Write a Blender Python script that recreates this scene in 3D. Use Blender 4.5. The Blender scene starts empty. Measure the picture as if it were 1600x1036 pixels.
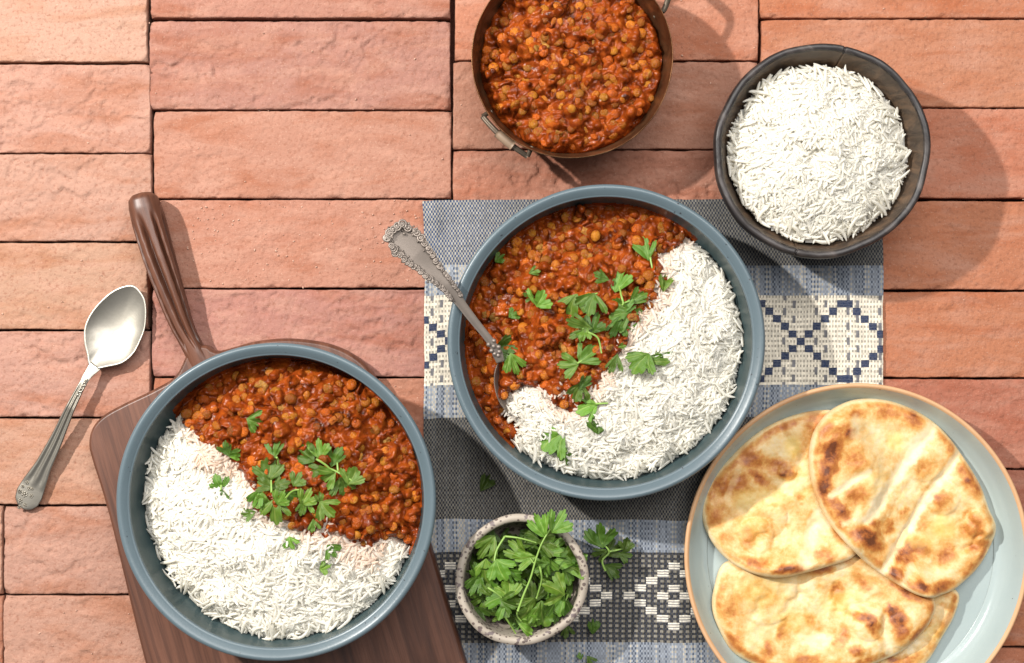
import bpy, bmesh, math
import numpy as np
from mathutils import Vector, Matrix

scene = bpy.context.scene
COL = scene.collection
PI = math.pi

# ---------------------------------------------------------------- camera, light, exposure
S = 0.00044            # metres per photograph pixel on the brick surface
H = 1.10               # camera height
cam = bpy.data.cameras.new("camera")
cam.sensor_width = 36.0
cam.lens = 36.0 * H / (1600 * S)
cam.clip_start, cam.clip_end = 0.01, 50
camo = bpy.data.objects.new("camera", cam)
camo.location = (0, 0, H)
COL.objects.link(camo)
scene.camera = camo

world = bpy.data.worlds.new("World")
scene.world = world
world.use_nodes = True
bgn = world.node_tree.nodes["Background"]
bgn.inputs[0].default_value = (0.96, 0.97, 1.0, 1)
bgn.inputs[1].default_value = 0.17

def lamp(name, typ, loc, energy, color, **kw):
    l = bpy.data.lights.new(name, typ)
    l.energy = energy
    l.color = color
    for k, v in kw.items():
        setattr(l, k, v)
    o = bpy.data.objects.new(name, l)
    o.location = loc
    o.rotation_euler = Vector(loc).to_track_quat('Z', 'Y').to_euler()
    COL.objects.link(o)
    return o

KD, KAZ, KEL = 1.55, math.radians(149), math.radians(47)
lamp("key_lamp", 'POINT',
     (KD * math.cos(KEL) * math.cos(KAZ), KD * math.cos(KEL) * math.sin(KAZ), KD * math.sin(KEL)),
     107, (1.0, 0.965, 0.915), shadow_soft_size=0.022)
lamp("fill_lamp", 'AREA', (0.3, 0.9, 2.0), 45, (1.0, 0.98, 0.96), shape='SQUARE', size=1.6)

scene.view_settings.view_transform = 'Standard'
scene.view_settings.look = 'None'
scene.view_settings.exposure = 0.36
scene.view_settings.gamma = 1.0
scene.cycles.max_bounces = 14
scene.cycles.diffuse_bounces = 8
scene.cycles.transmission_bounces = 12
scene.cycles.use_denoising = True

# ---------------------------------------------------------------- helpers
def W(px, py, z=0.0):
    k = S * (H - z) / H
    return ((px - 800) * k, -(py - 518) * k, z)

def Wxy(P, z=0.0):
    P = np.asarray(P, float)
    k = S * (H - z) / H
    return np.stack([(P[:, 0] - 800) * k, -(P[:, 1] - 518) * k], 1)

def PX(x, y, z):
    k = S * (H - z) / H
    return x / k + 800, 518 - y / k

_tabs = {}
def vnoise(x, y, seed=0):
    if seed not in _tabs:
        _tabs[seed] = np.random.default_rng(seed + 1000).random((256, 256))
    T = _tabs[seed]
    x = np.asarray(x, float); y = np.asarray(y, float)
    ix = np.floor(x).astype(int); iy = np.floor(y).astype(int)
    fx = x - ix; fy = y - iy
    fx = fx * fx * fx * (fx * (fx * 6 - 15) + 10); fy = fy * fy * fy * (fy * (fy * 6 - 15) + 10)
    a = T[ix & 255, iy & 255]; b = T[(ix + 1) & 255, iy & 255]
    c = T[ix & 255, (iy + 1) & 255]; d = T[(ix + 1) & 255, (iy + 1) & 255]
    return (a * (1 - fx) + b * fx) * (1 - fy) + (c * (1 - fx) + d * fx) * fy

def fbm(x, y, octaves=4, seed=0, gain=0.5):
    t = 0; a = 1; n = 0
    for o in range(octaves):
        t = t + a * (vnoise(x * 2 ** o + 17.3 * o, y * 2 ** o + 9.1 * o, seed + o) * 2 - 1)
        n += a; a *= gain
    return t / n

def sstep(a, b, x):
    t = np.clip((x - a) / (b - a), 0, 1)
    return t * t * (3 - 2 * t)

def catmull(P, n, closed=True):
    P = np.asarray(P, float)
    m = len(P)
    out = []
    segs = m if closed else m - 1
    for i in range(segs):
        if closed:
            p0, p1, p2, p3 = P[(i - 1) % m], P[i], P[(i + 1) % m], P[(i + 2) % m]
        else:
            p0, p1, p2, p3 = P[max(i - 1, 0)], P[i], P[i + 1], P[min(i + 2, m - 1)]
        for k in range(n):
            t = k / n
            out.append(0.5 * ((2 * p1) + (-p0 + p2) * t + (2 * p0 - 5 * p1 + 4 * p2 - p3) * t * t
                              + (-p0 + 3 * p1 - 3 * p2 + p3) * t ** 3))
    if not closed:
        out.append(P[-1])
    return np.array(out)

def resample(P, n, closed=True):
    P = np.asarray(P, float)
    Q = np.vstack([P, P[:1]]) if closed else P
    d = np.concatenate([[0], np.cumsum(np.linalg.norm(np.diff(Q, axis=0), axis=1))])
    t = np.linspace(0, d[-1], n, endpoint=not closed)
    return np.stack([np.interp(t, d, Q[:, k]) for k in range(Q.shape[1])], 1)

def inside(P, poly):
    x, y = P[:, 0], P[:, 1]
    r = np.zeros(len(P), bool)
    n = len(poly)
    for i in range(n):
        x1, y1 = poly[i]; x2, y2 = poly[(i + 1) % n]
        if y1 == y2:
            continue
        c = ((y1 > y) != (y2 > y)) & (x < (x2 - x1) * (y - y1) / (y2 - y1) + x1)
        r ^= c
    return r

def sdist(P, poly):
    """positive inside"""
    poly = np.asarray(poly, float)
    d = np.full(len(P), 1e9)
    n = len(poly)
    for i in range(n):
        a = poly[i]; b = poly[(i + 1) % n]
        ab = b - a
        t = np.clip(((P - a) @ ab) / (ab @ ab + 1e-18), 0, 1)
        q = P - (a + t[:, None] * ab)
        d = np.minimum(d, np.einsum('ij,ij->i', q, q))
    d = np.sqrt(d)
    return np.where(inside(P, poly), d, -d)

def add_obj(name, me, parent=None):
    o = bpy.data.objects.new(name, me)
    COL.objects.link(o)
    if parent is not None:
        o.parent = parent
        o.matrix_parent_inverse = Matrix.Translation(-parent.location)
    return o

def make_mesh(name, V, F, mat, smooth=True, color=None, corner_color=None):
    V = np.ascontiguousarray(V, np.float32)
    me = bpy.data.meshes.new(name)
    if isinstance(F, np.ndarray):
        Fs = [F]
    else:
        Fs = [np.asarray(f) for f in F if len(f)]
    loops = np.concatenate([f.ravel() for f in Fs]).astype(np.int32)
    tot = np.concatenate([np.full(len(f), f.shape[1]) for f in Fs]).astype(np.int32)
    me.vertices.add(len(V)); me.vertices.foreach_set("co", V.ravel())
    me.loops.add(len(loops)); me.loops.foreach_set("vertex_index", loops)
    me.polygons.add(len(tot))
    me.polygons.foreach_set("loop_start", np.concatenate([[0], np.cumsum(tot)[:-1]]).astype(np.int32))
    me.polygons.foreach_set("loop_total", tot)
    me.polygons.foreach_set("use_smooth", np.full(len(tot), smooth))
    me.update(calc_edges=True)
    if color is not None:
        C = np.ones((len(V), 4), np.float32)
        C[:, :color.shape[1]] = color
        a = me.color_attributes.new("Col", 'FLOAT_COLOR', 'POINT')
        a.data.foreach_set("color", C.ravel())
    if corner_color is not None:
        C = np.ones((len(loops), 4), np.float32)
        C[:, :3] = corner_color
        a = me.color_attributes.new("Col", 'FLOAT_COLOR', 'CORNER')
        a.data.foreach_set("color", C.ravel())
    me.validate()
    if mat:
        me.materials.append(mat)
    return me

def mesh(name, V, F, mat, parent=None, merge=0, fix=False, **kw):
    me = make_mesh(name, V, F, mat, **kw)
    if merge or fix:
        bm = bmesh.new(); bm.from_mesh(me)
        if merge: bmesh.ops.remove_doubles(bm, verts=bm.verts, dist=merge)
        bmesh.ops.recalc_face_normals(bm, faces=bm.faces)
        bm.to_mesh(me); bm.free()
    return add_obj(name, me, parent)

def grid_faces(nu, nv, wrap_u=False, wrap_v=False, off=0):
    iu = np.arange(nu if wrap_u else nu - 1); iv = np.arange(nv if wrap_v else nv - 1)
    a, b = np.meshgrid(iu, iv, indexing='ij')
    a = a.ravel(); b = b.ravel()
    a1 = (a + 1) % nu; b1 = (b + 1) % nv
    return np.stack([a * nv + b, a1 * nv + b, a1 * nv + b1, a * nv + b1], 1) + off

class Parts:
    """collects several shapes into one mesh"""
    def __init__(s): s.V = []; s.F = {}; s.n = 0
    def add(s, V, F):
        F = [F] if isinstance(F, np.ndarray) else F
        for f in F:
            s.F.setdefault(f.shape[1], []).append(f + s.n)
        s.V.append(np.asarray(V, float)); s.n += len(V)
    def build(s, name, mat, parent=None, **kw):
        return mesh(name, np.vstack(s.V), [np.vstack(f) for f in s.F.values()], mat, parent, **kw)

def tube(path, rad, sides=8, cap=True):
    path = np.asarray(path, float); n = len(path)
    rad = np.full(n, rad) if np.isscalar(rad) else np.asarray(rad, float)
    T = np.gradient(path, axis=0); T /= np.linalg.norm(T, axis=1)[:, None] + 1e-12
    up = np.array([0, 0, 1.0])
    if abs(T[:, 2]).mean() > 0.8: up = np.array([1.0, 0, 0])
    A = np.cross(T, up); A /= np.linalg.norm(A, axis=1)[:, None] + 1e-12
    B = np.cross(A, T)
    th = np.linspace(0, 2 * PI, sides, endpoint=False)
    V = path[:, None] + rad[:, None, None] * (np.cos(th)[None, :, None] * A[:, None] + np.sin(th)[None, :, None] * B[:, None])
    V = V.reshape(-1, 3)
    F = [grid_faces(n, sides, wrap_v=True)]
    if cap:
        F.append(np.arange(sides)[None, ::-1].copy()); F.append((np.arange(sides) + (n - 1) * sides)[None].copy())
    return V, F

def dome(c, r, hgt, nu=10, nv=4, sx=1, ang=0):
    th = np.linspace(0, 2 * PI, nu, endpoint=False); ph = np.linspace(0, PI / 2, nv + 1)
    V = []
    for p in ph[:-1]:
        x = np.cos(th) * math.cos(p) * r * sx; y = np.sin(th) * math.cos(p) * r
        V.append(np.stack([c[0] + x * math.cos(ang) - y * math.sin(ang), c[1] + x * math.sin(ang) + y * math.cos(ang),
                           np.full(nu, c[2] + hgt * math.sin(p))], 1))
    V = np.vstack(V + [np.array([[c[0], c[1], c[2] + hgt]])])
    F = [grid_faces(nv, nu, wrap_v=True)[:, ::-1]]
    b = (nv - 1) * nu
    F.append(np.stack([b + np.arange(nu), b + (np.arange(nu) + 1) % nu, np.full(nu, nv * nu)], 1))
    return V, F

def lathe(prof, n=128, wob=None):
    prof = np.asarray(prof, float); m = len(prof)
    th = np.linspace(0, 2 * PI, n, endpoint=False)
    r = np.repeat(prof[None, :, 0], n, 0); z = np.repeat(prof[None, :, 1], n, 0)
    if wob is not None:
        r, z = wob(th[:, None], r, z)
    V = np.stack([r * np.cos(th)[:, None], r * np.sin(th)[:, None], z], 2).reshape(-1, 3)
    return V, grid_faces(n, m, wrap_u=True)

def smooth_prof(P, n=6):
    return catmull(P, n, closed=False)

def tag(o, label=None, cat=None, group=None, kind=None):
    if label: o["label"] = label
    if cat: o["category"] = cat
    if group: o["group"] = group
    if kind: o["kind"] = kind
    return o

def empty(name, loc, label=None, cat=None, group=None, kind=None):
    o = bpy.data.objects.new(name, None)
    o.location = loc
    o.empty_display_size = 0.01
    COL.objects.link(o)
    return tag(o, label, cat, group, kind)

# ---------------------------------------------------------------- materials
class NT:
    def __init__(s, name):
        s.m = bpy.data.materials.new(name); s.m.use_nodes = True
        s.t = s.m.node_tree; s.b = s.t.nodes["Principled BSDF"]
        s.out = s.t.nodes["Material Output"]
    def n(s, typ, **kw):
        nd = s.t.nodes.new(typ)
        for k, v in kw.items(): setattr(nd, k, v)
        return nd
    def l(s, a, b): s.t.links.new(a, b)
    def coord(s, which="Object"):
        return s.n('ShaderNodeTexCoord').outputs[which]
    def mapping(s, src, scale=(1, 1, 1), rot=(0, 0, 0), loc=(0, 0, 0)):
        m = s.n('ShaderNodeMapping'); s.l(src, m.inputs[0])
        m.inputs[1].default_value = loc; m.inputs[2].default_value = rot; m.inputs[3].default_value = scale
        return m.outputs[0]
    def noise(s, src, scale, detail=4, rough=0.55, dist=0.0, out=0):
        nd = s.n('ShaderNodeTexNoise'); s.l(src, nd.inputs['Vector'])
        nd.inputs['Scale'].default_value = scale; nd.inputs['Detail'].default_value = detail
        nd.inputs['Roughness'].default_value = rough; nd.inputs['Distortion'].default_value = dist
        return nd.outputs[out]
    def ramp(s, src, stops):
        r = s.n('ShaderNodeValToRGB'); s.l(src, r.inputs[0])
        e = r.color_ramp.elements
        while len(e) < len(stops): e.new(0.5)
        for k, (p, c) in enumerate(stops):
            e[k].position = p
            e[k].color = (c, c, c, 1) if np.isscalar(c) else (*c, 1)
        return r.outputs[0]
    def mix(s, fac, a, b, mode='MIX'):
        m = s.n('ShaderNodeMix', data_type='RGBA', blend_type=mode)
        for sock, v in ((m.inputs[0], fac), (m.inputs[6], a), (m.inputs[7], b)):
            if hasattr(v, 'links'): s.l(v, sock)
            elif np.isscalar(v): sock.default_value = v
            else: sock.default_value = (*v, 1) if len(v) == 3 else v
        return m.outputs[2]
    def math(s, op, a, b=0.0):
        m = s.n('ShaderNodeMath', operation=op)
        for sock, v in ((m.inputs[0], a), (m.inputs[1], b)):
            if hasattr(v, 'links'): s.l(v, sock)
            else: sock.default_value = v
        return m.outputs[0]
    def bump(s, h, dist, strength=1.0, prev=None):
        b = s.n('ShaderNodeBump'); s.l(h, b.inputs['Height'])
        b.inputs['Distance'].default_value = dist; b.inputs['Strength'].default_value = strength
        if prev is not None: s.l(prev, b.inputs['Normal'])
        return b.outputs[0]
    def set(s, **kw):
        for k, v in kw.items():
            sock = s.b.inputs[k.replace('_', ' ')]
            if hasattr(v, 'links'): s.l(v, sock)
            elif np.isscalar(v): sock.default_value = v
            else: sock.default_value = (*v, 1) if len(v) == 3 and sock.type == 'RGBA' else v
        return s
    def attr(s, name="Col"):
        a = s.n('ShaderNodeAttribute'); a.attribute_name = name
        return a.outputs['Color']

def mat_brick():
    t = NT("terracotta")
    oi = t.n('ShaderNodeObjectInfo')
    off = t.n('ShaderNodeVectorMath', operation='SCALE')
    comb = t.n('ShaderNodeCombineXYZ'); t.l(oi.outputs['Random'], comb.inputs[0]); t.l(oi.outputs['Random'], comb.inputs[1])
    t.l(comb.outputs[0], off.inputs[0]); off.inputs['Scale'].default_value = 9.0
    add = t.n('ShaderNodeVectorMath', operation='ADD')
    t.l(t.coord(), add.inputs[0]); t.l(off.outputs[0], add.inputs[1])
    v = add.outputs[0]
    vs = t.mapping(v, scale=(0.45, 1.5, 1))
    big = t.noise(vs, 28, 5, 0.6, 0.6)
    rust = t.mix(t.ramp(big, [(0.48, 0.0), (0.66, 0.85)]), oi.outputs['Color'], t.mix(1.0, oi.outputs['Color'], (0.86, 0.66, 0.52), 'MULTIPLY'))
    pale = t.mix(t.ramp(t.noise(vs, 55, 6, 0.62, 0.3), [(0.46, 0.0), (0.72, 0.50)]), rust, (0.43, 0.24, 0.175))
    fine = t.noise(v, 420, 3, 0.6)
    c = t.mix(t.ramp(fine, [(0.28, 0.62), (0.47, 0.0)]), pale, (0.22, 0.085, 0.05))
    c = t.mix(t.ramp(t.noise(v, 900, 2, 0.5), [(0.62, 0.0), (0.76, 0.30)]), c, (0.58, 0.40, 0.31))
    spk = t.n('ShaderNodeTexVoronoi'); t.l(v, spk.inputs['Vector']); spk.inputs['Scale'].default_value = 140
    c = t.mix(t.ramp(spk.outputs['Distance'], [(0.05, 0.45), (0.11, 0.0)]), c, (0.17, 0.07, 0.045))
    bn = t.bump(fine, 0.0012, 0.5, t.bump(t.noise(v, 150, 4, 0.6), 0.0016, 0.6))
    t.set(Base_Color=c, Roughness=0.85, Normal=bn, Specular_IOR_Level=0.25)
    return t.m

def mat_plain(name, col, rough=0.5, **kw):
    t = NT(name); t.set(Base_Color=col, Roughness=rough, **kw); return t.m

def mat_stoneware(name, col, col2, rough=0.42, speck=None, scale=30):
    t = NT(name); v = t.coord()
    c = t.mix(t.noise(v, scale, 4, 0.6), col, col2)
    if speck:
        nz = t.noise(v, speck[0], 2, 0.5)
        c = t.mix(t.ramp(nz, [(speck[1], 0.0), (speck[1] + 0.03, 1.0)]), c, speck[2])
    bn = t.bump(t.noise(v, 500, 3, 0.6), 0.0003, 0.25)
    t.set(Base_Color=c, Roughness=rough, Normal=bn)
    return t.m

def mat_wood(name, ang, cols, scale=1.0, rough=0.45, coat=0.0):
    t = NT(name)
    v = t.mapping(t.coord(), rot=(0, 0, -ang))
    v1 = t.mapping(v, scale=(45 * scale, 3.2 * scale, 20 * scale))
    v2 = t.mapping(v, scale=(320 * scale, 9 * scale, 60 * scale))
    a = t.noise(v1, 1.0, 5, 0.6, 1.0)
    c = t.ramp(a, [(0.28, cols[0]), (0.5, cols[1]), (0.72, cols[2])])
    b = t.noise(v2, 1.0, 4, 0.65)
    c = t.mix(t.ramp(b, [(0.35, 0.55), (0.55, 0.0)]), c, cols[0])
    bn = t.bump(b, 0.0005, 0.3)
    t.set(Base_Color=c, Roughness=rough, Normal=bn, Coat_Weight=coat, Coat_Roughness=0.35)
    return t.m

def mat_rice():
    t = NT("boiled_rice"); v = t.coord()
    c = t.mix(t.noise(v, 120, 3, 0.5), (0.89, 0.87, 0.80), (0.92, 0.91, 0.87))
    st = t.n('ShaderNodeSeparateColor'); t.l(t.attr(), st.inputs[0])
    c = t.mix(st.outputs[0], c, (0.72, 0.33, 0.075))
    t.set(Base_Color=c, Roughness=0.42, Specular_IOR_Level=0.35)
    tr = t.n('ShaderNodeBsdfTranslucent')
    t.l(t.mix(st.outputs[0], (0.98, 0.955, 0.885), (0.72, 0.33, 0.075)), tr.inputs[0])
    mx = t.n('ShaderNodeMixShader'); mx.inputs[0].default_value = 0.56
    t.l(t.b.outputs[0], mx.inputs[1]); t.l(tr.outputs[0], mx.inputs[2]); t.l(mx.outputs[0], t.out.inputs[0])
    return t.m

def mat_sauce():
    t = NT("curry_sauce"); v = t.coord()
    c = t.ramp(t.noise(v, 95, 5, 0.62, 0.8), [(0.33, (0.045, 0.008, 0.0016)), (0.45, (0.155, 0.025, 0.0034)),  # darkest stops mix deep sauce tone with painted crevice shade
                                              (0.60, (0.27, 0.050, 0.0060)), (0.77, (0.36, 0.090, 0.010))])
    c = t.mix(t.ramp(t.noise(v, 260, 3, 0.6), [(0.56, 0.0), (0.70, 0.55)]), c, (0.36, 0.095, 0.011))
    bn = t.bump(t.noise(v, 330, 4, 0.62, 0.5), 0.0010, 0.5)
    t.set(Base_Color=c, Roughness=0.20, Normal=bn, Specular_IOR_Level=0.22)
    return t.m

def mat_lentil():
    t = NT("lentil_skin")
    oi = t.n('ShaderNodeObjectInfo')
    ad = t.n('ShaderNodeVectorMath', operation='ADD'); cb = t.n('ShaderNodeCombineXYZ')
    t.l(t.math('MULTIPLY', oi.outputs['Random'], 50.0), cb.inputs[0]); t.l(t.coord(), ad.inputs[0]); t.l(cb.outputs[0], ad.inputs[1])
    v = ad.outputs[0]
    c = t.mix(t.ramp(t.noise(v, 1.1, 5, 0.65, 0.8), [(0.48, 0.0), (0.62, 0.85)]), oi.outputs['Color'], (0.25, 0.048, 0.006))
    bn = t.bump(t.noise(v, 2.2, 5, 0.65, .6), 0.0022, 0.7)
    t.set(Base_Color=c, Roughness=0.22, Normal=bn, Specular_IOR_Level=0.26)
    return t.m

def mat_leaf():
    t = NT("coriander_green")
    oi = t.n('ShaderNodeObjectInfo')
    c = t.mix(1.0, t.attr(), oi.outputs['Color'], 'MULTIPLY')
    c = t.mix(t.ramp(t.noise(t.coord(), 260, 3), [(0.4, 0.0), (0.7, 0.25)]), c, (0.15, 0.25, 0.035))
    bn = t.bump(t.noise(t.coord(), 500, 3, 0.6), 0.0005, 0.35)
    t.set(Base_Color=c, Roughness=0.42, Normal=bn)
    tr = t.n('ShaderNodeBsdfTranslucent'); t.l(c, tr.inputs[0])
    mx = t.n('ShaderNodeMixShader'); mx.inputs[0].default_value = 0.28
    t.l(t.b.outputs[0], mx.inputs[1]); t.l(tr.outputs[0], mx.inputs[2]); t.l(mx.outputs[0], t.out.inputs[0])
    return t.m

def mat_cloth():
    t = NT("woven_cotton")
    c = t.mix(t.ramp(t.noise(t.coord(), 900, 3, 0.6), [(0.35, 0.25), (0.6, 0.0)]), t.attr(), (0.2, 0.2, 0.2))
    t.set(Base_Color=c, Roughness=0.92, Specular_IOR_Level=0.15, Sheen_Weight=0.15)
    return t.m

def mat_naan():
    t = NT("flatbread_crust"); v = t.coord()
    a = t.n('ShaderNodeSeparateColor'); t.l(t.attr(), a.inputs[0])
    nn = t.math('ADD', t.math('MULTIPLY', t.noise(v, 130, 6, 0.7, .4), .6), t.math('MULTIPLY', t.noise(v, 420, 4, 0.65), .4))
    br = t.math('ADD', a.outputs[0], t.math('MULTIPLY', t.math('SUBTRACT', nn, 0.5),
                                            t.math('MULTIPLY_ADD', a.outputs[0], 1.5)))
    c = t.ramp(br, [(0.0, (0.72, 0.58, 0.35)), (0.15, (0.69, 0.485, 0.22)), (0.34, (0.60, 0.31, 0.085)),
                    (0.56, (0.45, 0.165, 0.032)), (0.82, (0.30, 0.085, 0.016)), (1.0, (0.13, 0.034, 0.009))])
    c = t.mix(t.math('MULTIPLY', a.outputs[1], 0.8), c, (0.72, 0.50, 0.11))
    c = t.mix(t.math('MULTIPLY', a.outputs[2], 0.45), c, (0.76, 0.66, 0.47))
    bn = t.bump(t.noise(v, 330, 4, 0.6), 0.0006, 0.4, t.bump(t.noise(v, 110, 3, 0.5), 0.0012, 0.35))
    t.set(Base_Color=c, Roughness=0.50, Normal=bn, Subsurface_Weight=0.10, Subsurface_Radius=(0.004, 0.002, 0.001),
          Subsurface_Scale=0.6)
    return t.m

def mat_silver(name, col, rough, dark):
    t = NT(name); v = t.coord()
    n = t.noise(v, 60, 5, 0.65)
    c = t.mix(t.ramp(n, [(0.40, 0.0), (0.68, 0.6)]), col, dark)
    r = t.math('MULTIPLY_ADD', n, 0.25); t.t.nodes[-1].inputs[2].default_value = rough - 0.12
    bn = t.bump(t.noise(v, 700, 3, 0.6), 0.0002, 0.2)
    t.set(Base_Color=c, Metallic=1.0 if name == 'worn_silver' else .6, Roughness=r, Normal=bn)
    return t.m

def mat_copper():
    t = NT("aged_copper"); v = t.coord()
    c = t.ramp(t.noise(v, 55, 5, 0.65, 0.5), [(0.3, (0.07, 0.034, 0.016)), (0.5, (0.19, 0.092, 0.042)), (0.7, (0.34, 0.18, 0.085))])
    bn = t.bump(t.noise(v, 240, 3, 0.6), 0.0004, 0.35)
    t.set(Base_Color=c, Metallic=0.85, Roughness=0.42, Normal=bn)
    return t.m

M = dict(
    brick=mat_brick(), ground=mat_plain("dark_red_soil", (0.10, 0.03, 0.018), 0.95),
    teal=mat_stoneware("blue_grey_glaze", (0.038, 0.062, 0.066), (0.050, 0.078, 0.082), 0.36, (330, 0.735, (0.02, 0.025, 0.03))),
    tealrim=mat_stoneware("blue_grey_rim_glaze", (0.080, 0.112, 0.128), (0.100, 0.135, 0.152), 0.36, (330, 0.715, (0.03, 0.035, 0.04))),
    plate=mat_stoneware("pale_blue_glaze", (0.34, 0.405, 0.40), (0.39, 0.45, 0.44), 0.22, (170, 0.735, (0.12, 0.10, 0.08))),
    platerim=mat_stoneware("bare_tan_clay", (0.50, 0.27, 0.13), (0.60, 0.37, 0.20), 0.6, None, 80),
    rice=mat_rice(), sauce=mat_sauce(), lentil=mat_lentil(), leaf=mat_leaf(), cloth=mat_cloth(), naan=mat_naan(),
    stem=mat_plain("coriander_stem", (0.22, 0.36, 0.07), 0.4),
    silver=mat_silver("worn_silver", (0.45, 0.42, 0.36), 0.42, (0.24, 0.22, 0.185)),
    oldsilver=mat_silver("tarnished_silver", (0.25, 0.21, 0.18), 0.50, (0.17, 0.145, 0.125)),
    copper=mat_copper(),
    strap=mat_silver("dull_strap_metal", (0.13, 0.10, 0.072), 0.55, (0.06, 0.045, 0.033)),
    sleeve=mat_plain("brown_sleeve", (0.26, 0.18, 0.12), 0.5),
    speckle=None, walnut=None, darkwood=None,
)
BOARD_ANG = math.radians(-106.5)   # direction of the handle's length from the tip towards the board
M['walnut'] = mat_wood("walnut", math.radians(16.5), ((0.035, 0.011, 0.006), (0.108, 0.040, 0.021), (0.19, 0.080, 0.048)), 1.0, 0.44, 0.12)

def mat_speckle():
    t = NT("speckled_clay"); v = t.coord()
    c = t.mix(t.noise(v, 35, 4, 0.6), (0.27, 0.225, 0.175), (0.43, 0.375, 0.31))
    vo = t.n('ShaderNodeTexVoronoi'); t.l(v, vo.inputs['Vector']); vo.inputs['Scale'].default_value = 330
    thr = t.math('MULTIPLY', t.noise(v, 60, 3, 0.6), 0.85)
    sp = t.math('LESS_THAN', vo.outputs['Distance'], t.math('SUBTRACT', thr, 0.10))
    c = t.mix(t.math('MULTIPLY', sp, 0.85), c, (0.07, 0.045, 0.04))
    c = t.mix(t.ramp(t.noise(v, 150, 2, 0.5), [(0.60, 0.0), (0.64, 0.85)]), c, (0.11, 0.08, 0.085))
    bn = t.bump(t.noise(v, 300, 4, 0.6), 0.0006, 0.4)
    t.set(Base_Color=c, Roughness=0.6, Normal=bn)
    return t.m
M['speckle'] = mat_speckle()

def mat_darkwood():
    t = NT("dark_carved_wood"); v = t.coord()
    vr = t.mapping(v, rot=(0, 0, 0.5), scale=(14, 120, 40))
    a = t.noise(vr, 1.0, 5, 0.65, 1.2)
    c = t.ramp(a, [(0.28, (0.022, 0.015, 0.011)), (0.48, (0.060, 0.041, 0.028)), (0.66, (0.12, 0.074, 0.044)), (0.8, (0.20, 0.115, 0.065))])
    b = t.noise(v, 40, 4, 0.6)
    c = t.mix(t.ramp(b, [(0.55, 0.0), (0.75, 0.55)]), c, (0.17, 0.085, 0.04))
    bn = t.bump(a, 0.0012, 0.5)
    t.set(Base_Color=c, Roughness=0.52, Normal=bn)
    return t.m
M['darkwood'] = mat_darkwood()
M['charwood'] = mat_wood("charred_rim_wood", 0.7, ((0.008, 0.006, 0.006), (0.026, 0.021, 0.020), (0.085, 0.068, 0.060)), 1.0, 0.45)

# ---------------------------------------------------------------- ground and bricks
g = 0.9
mesh("ground", np.array([(-g, -g, -0.024), (g, -g, -0.024), (g, g, -0.024), (-g, g, -0.024)]), np.array([[0, 1, 2, 3]]), M['ground'])["kind"] = "structure"
paving = empty("brick_paving", (0, 0, -0.02), kind="structure")

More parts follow.
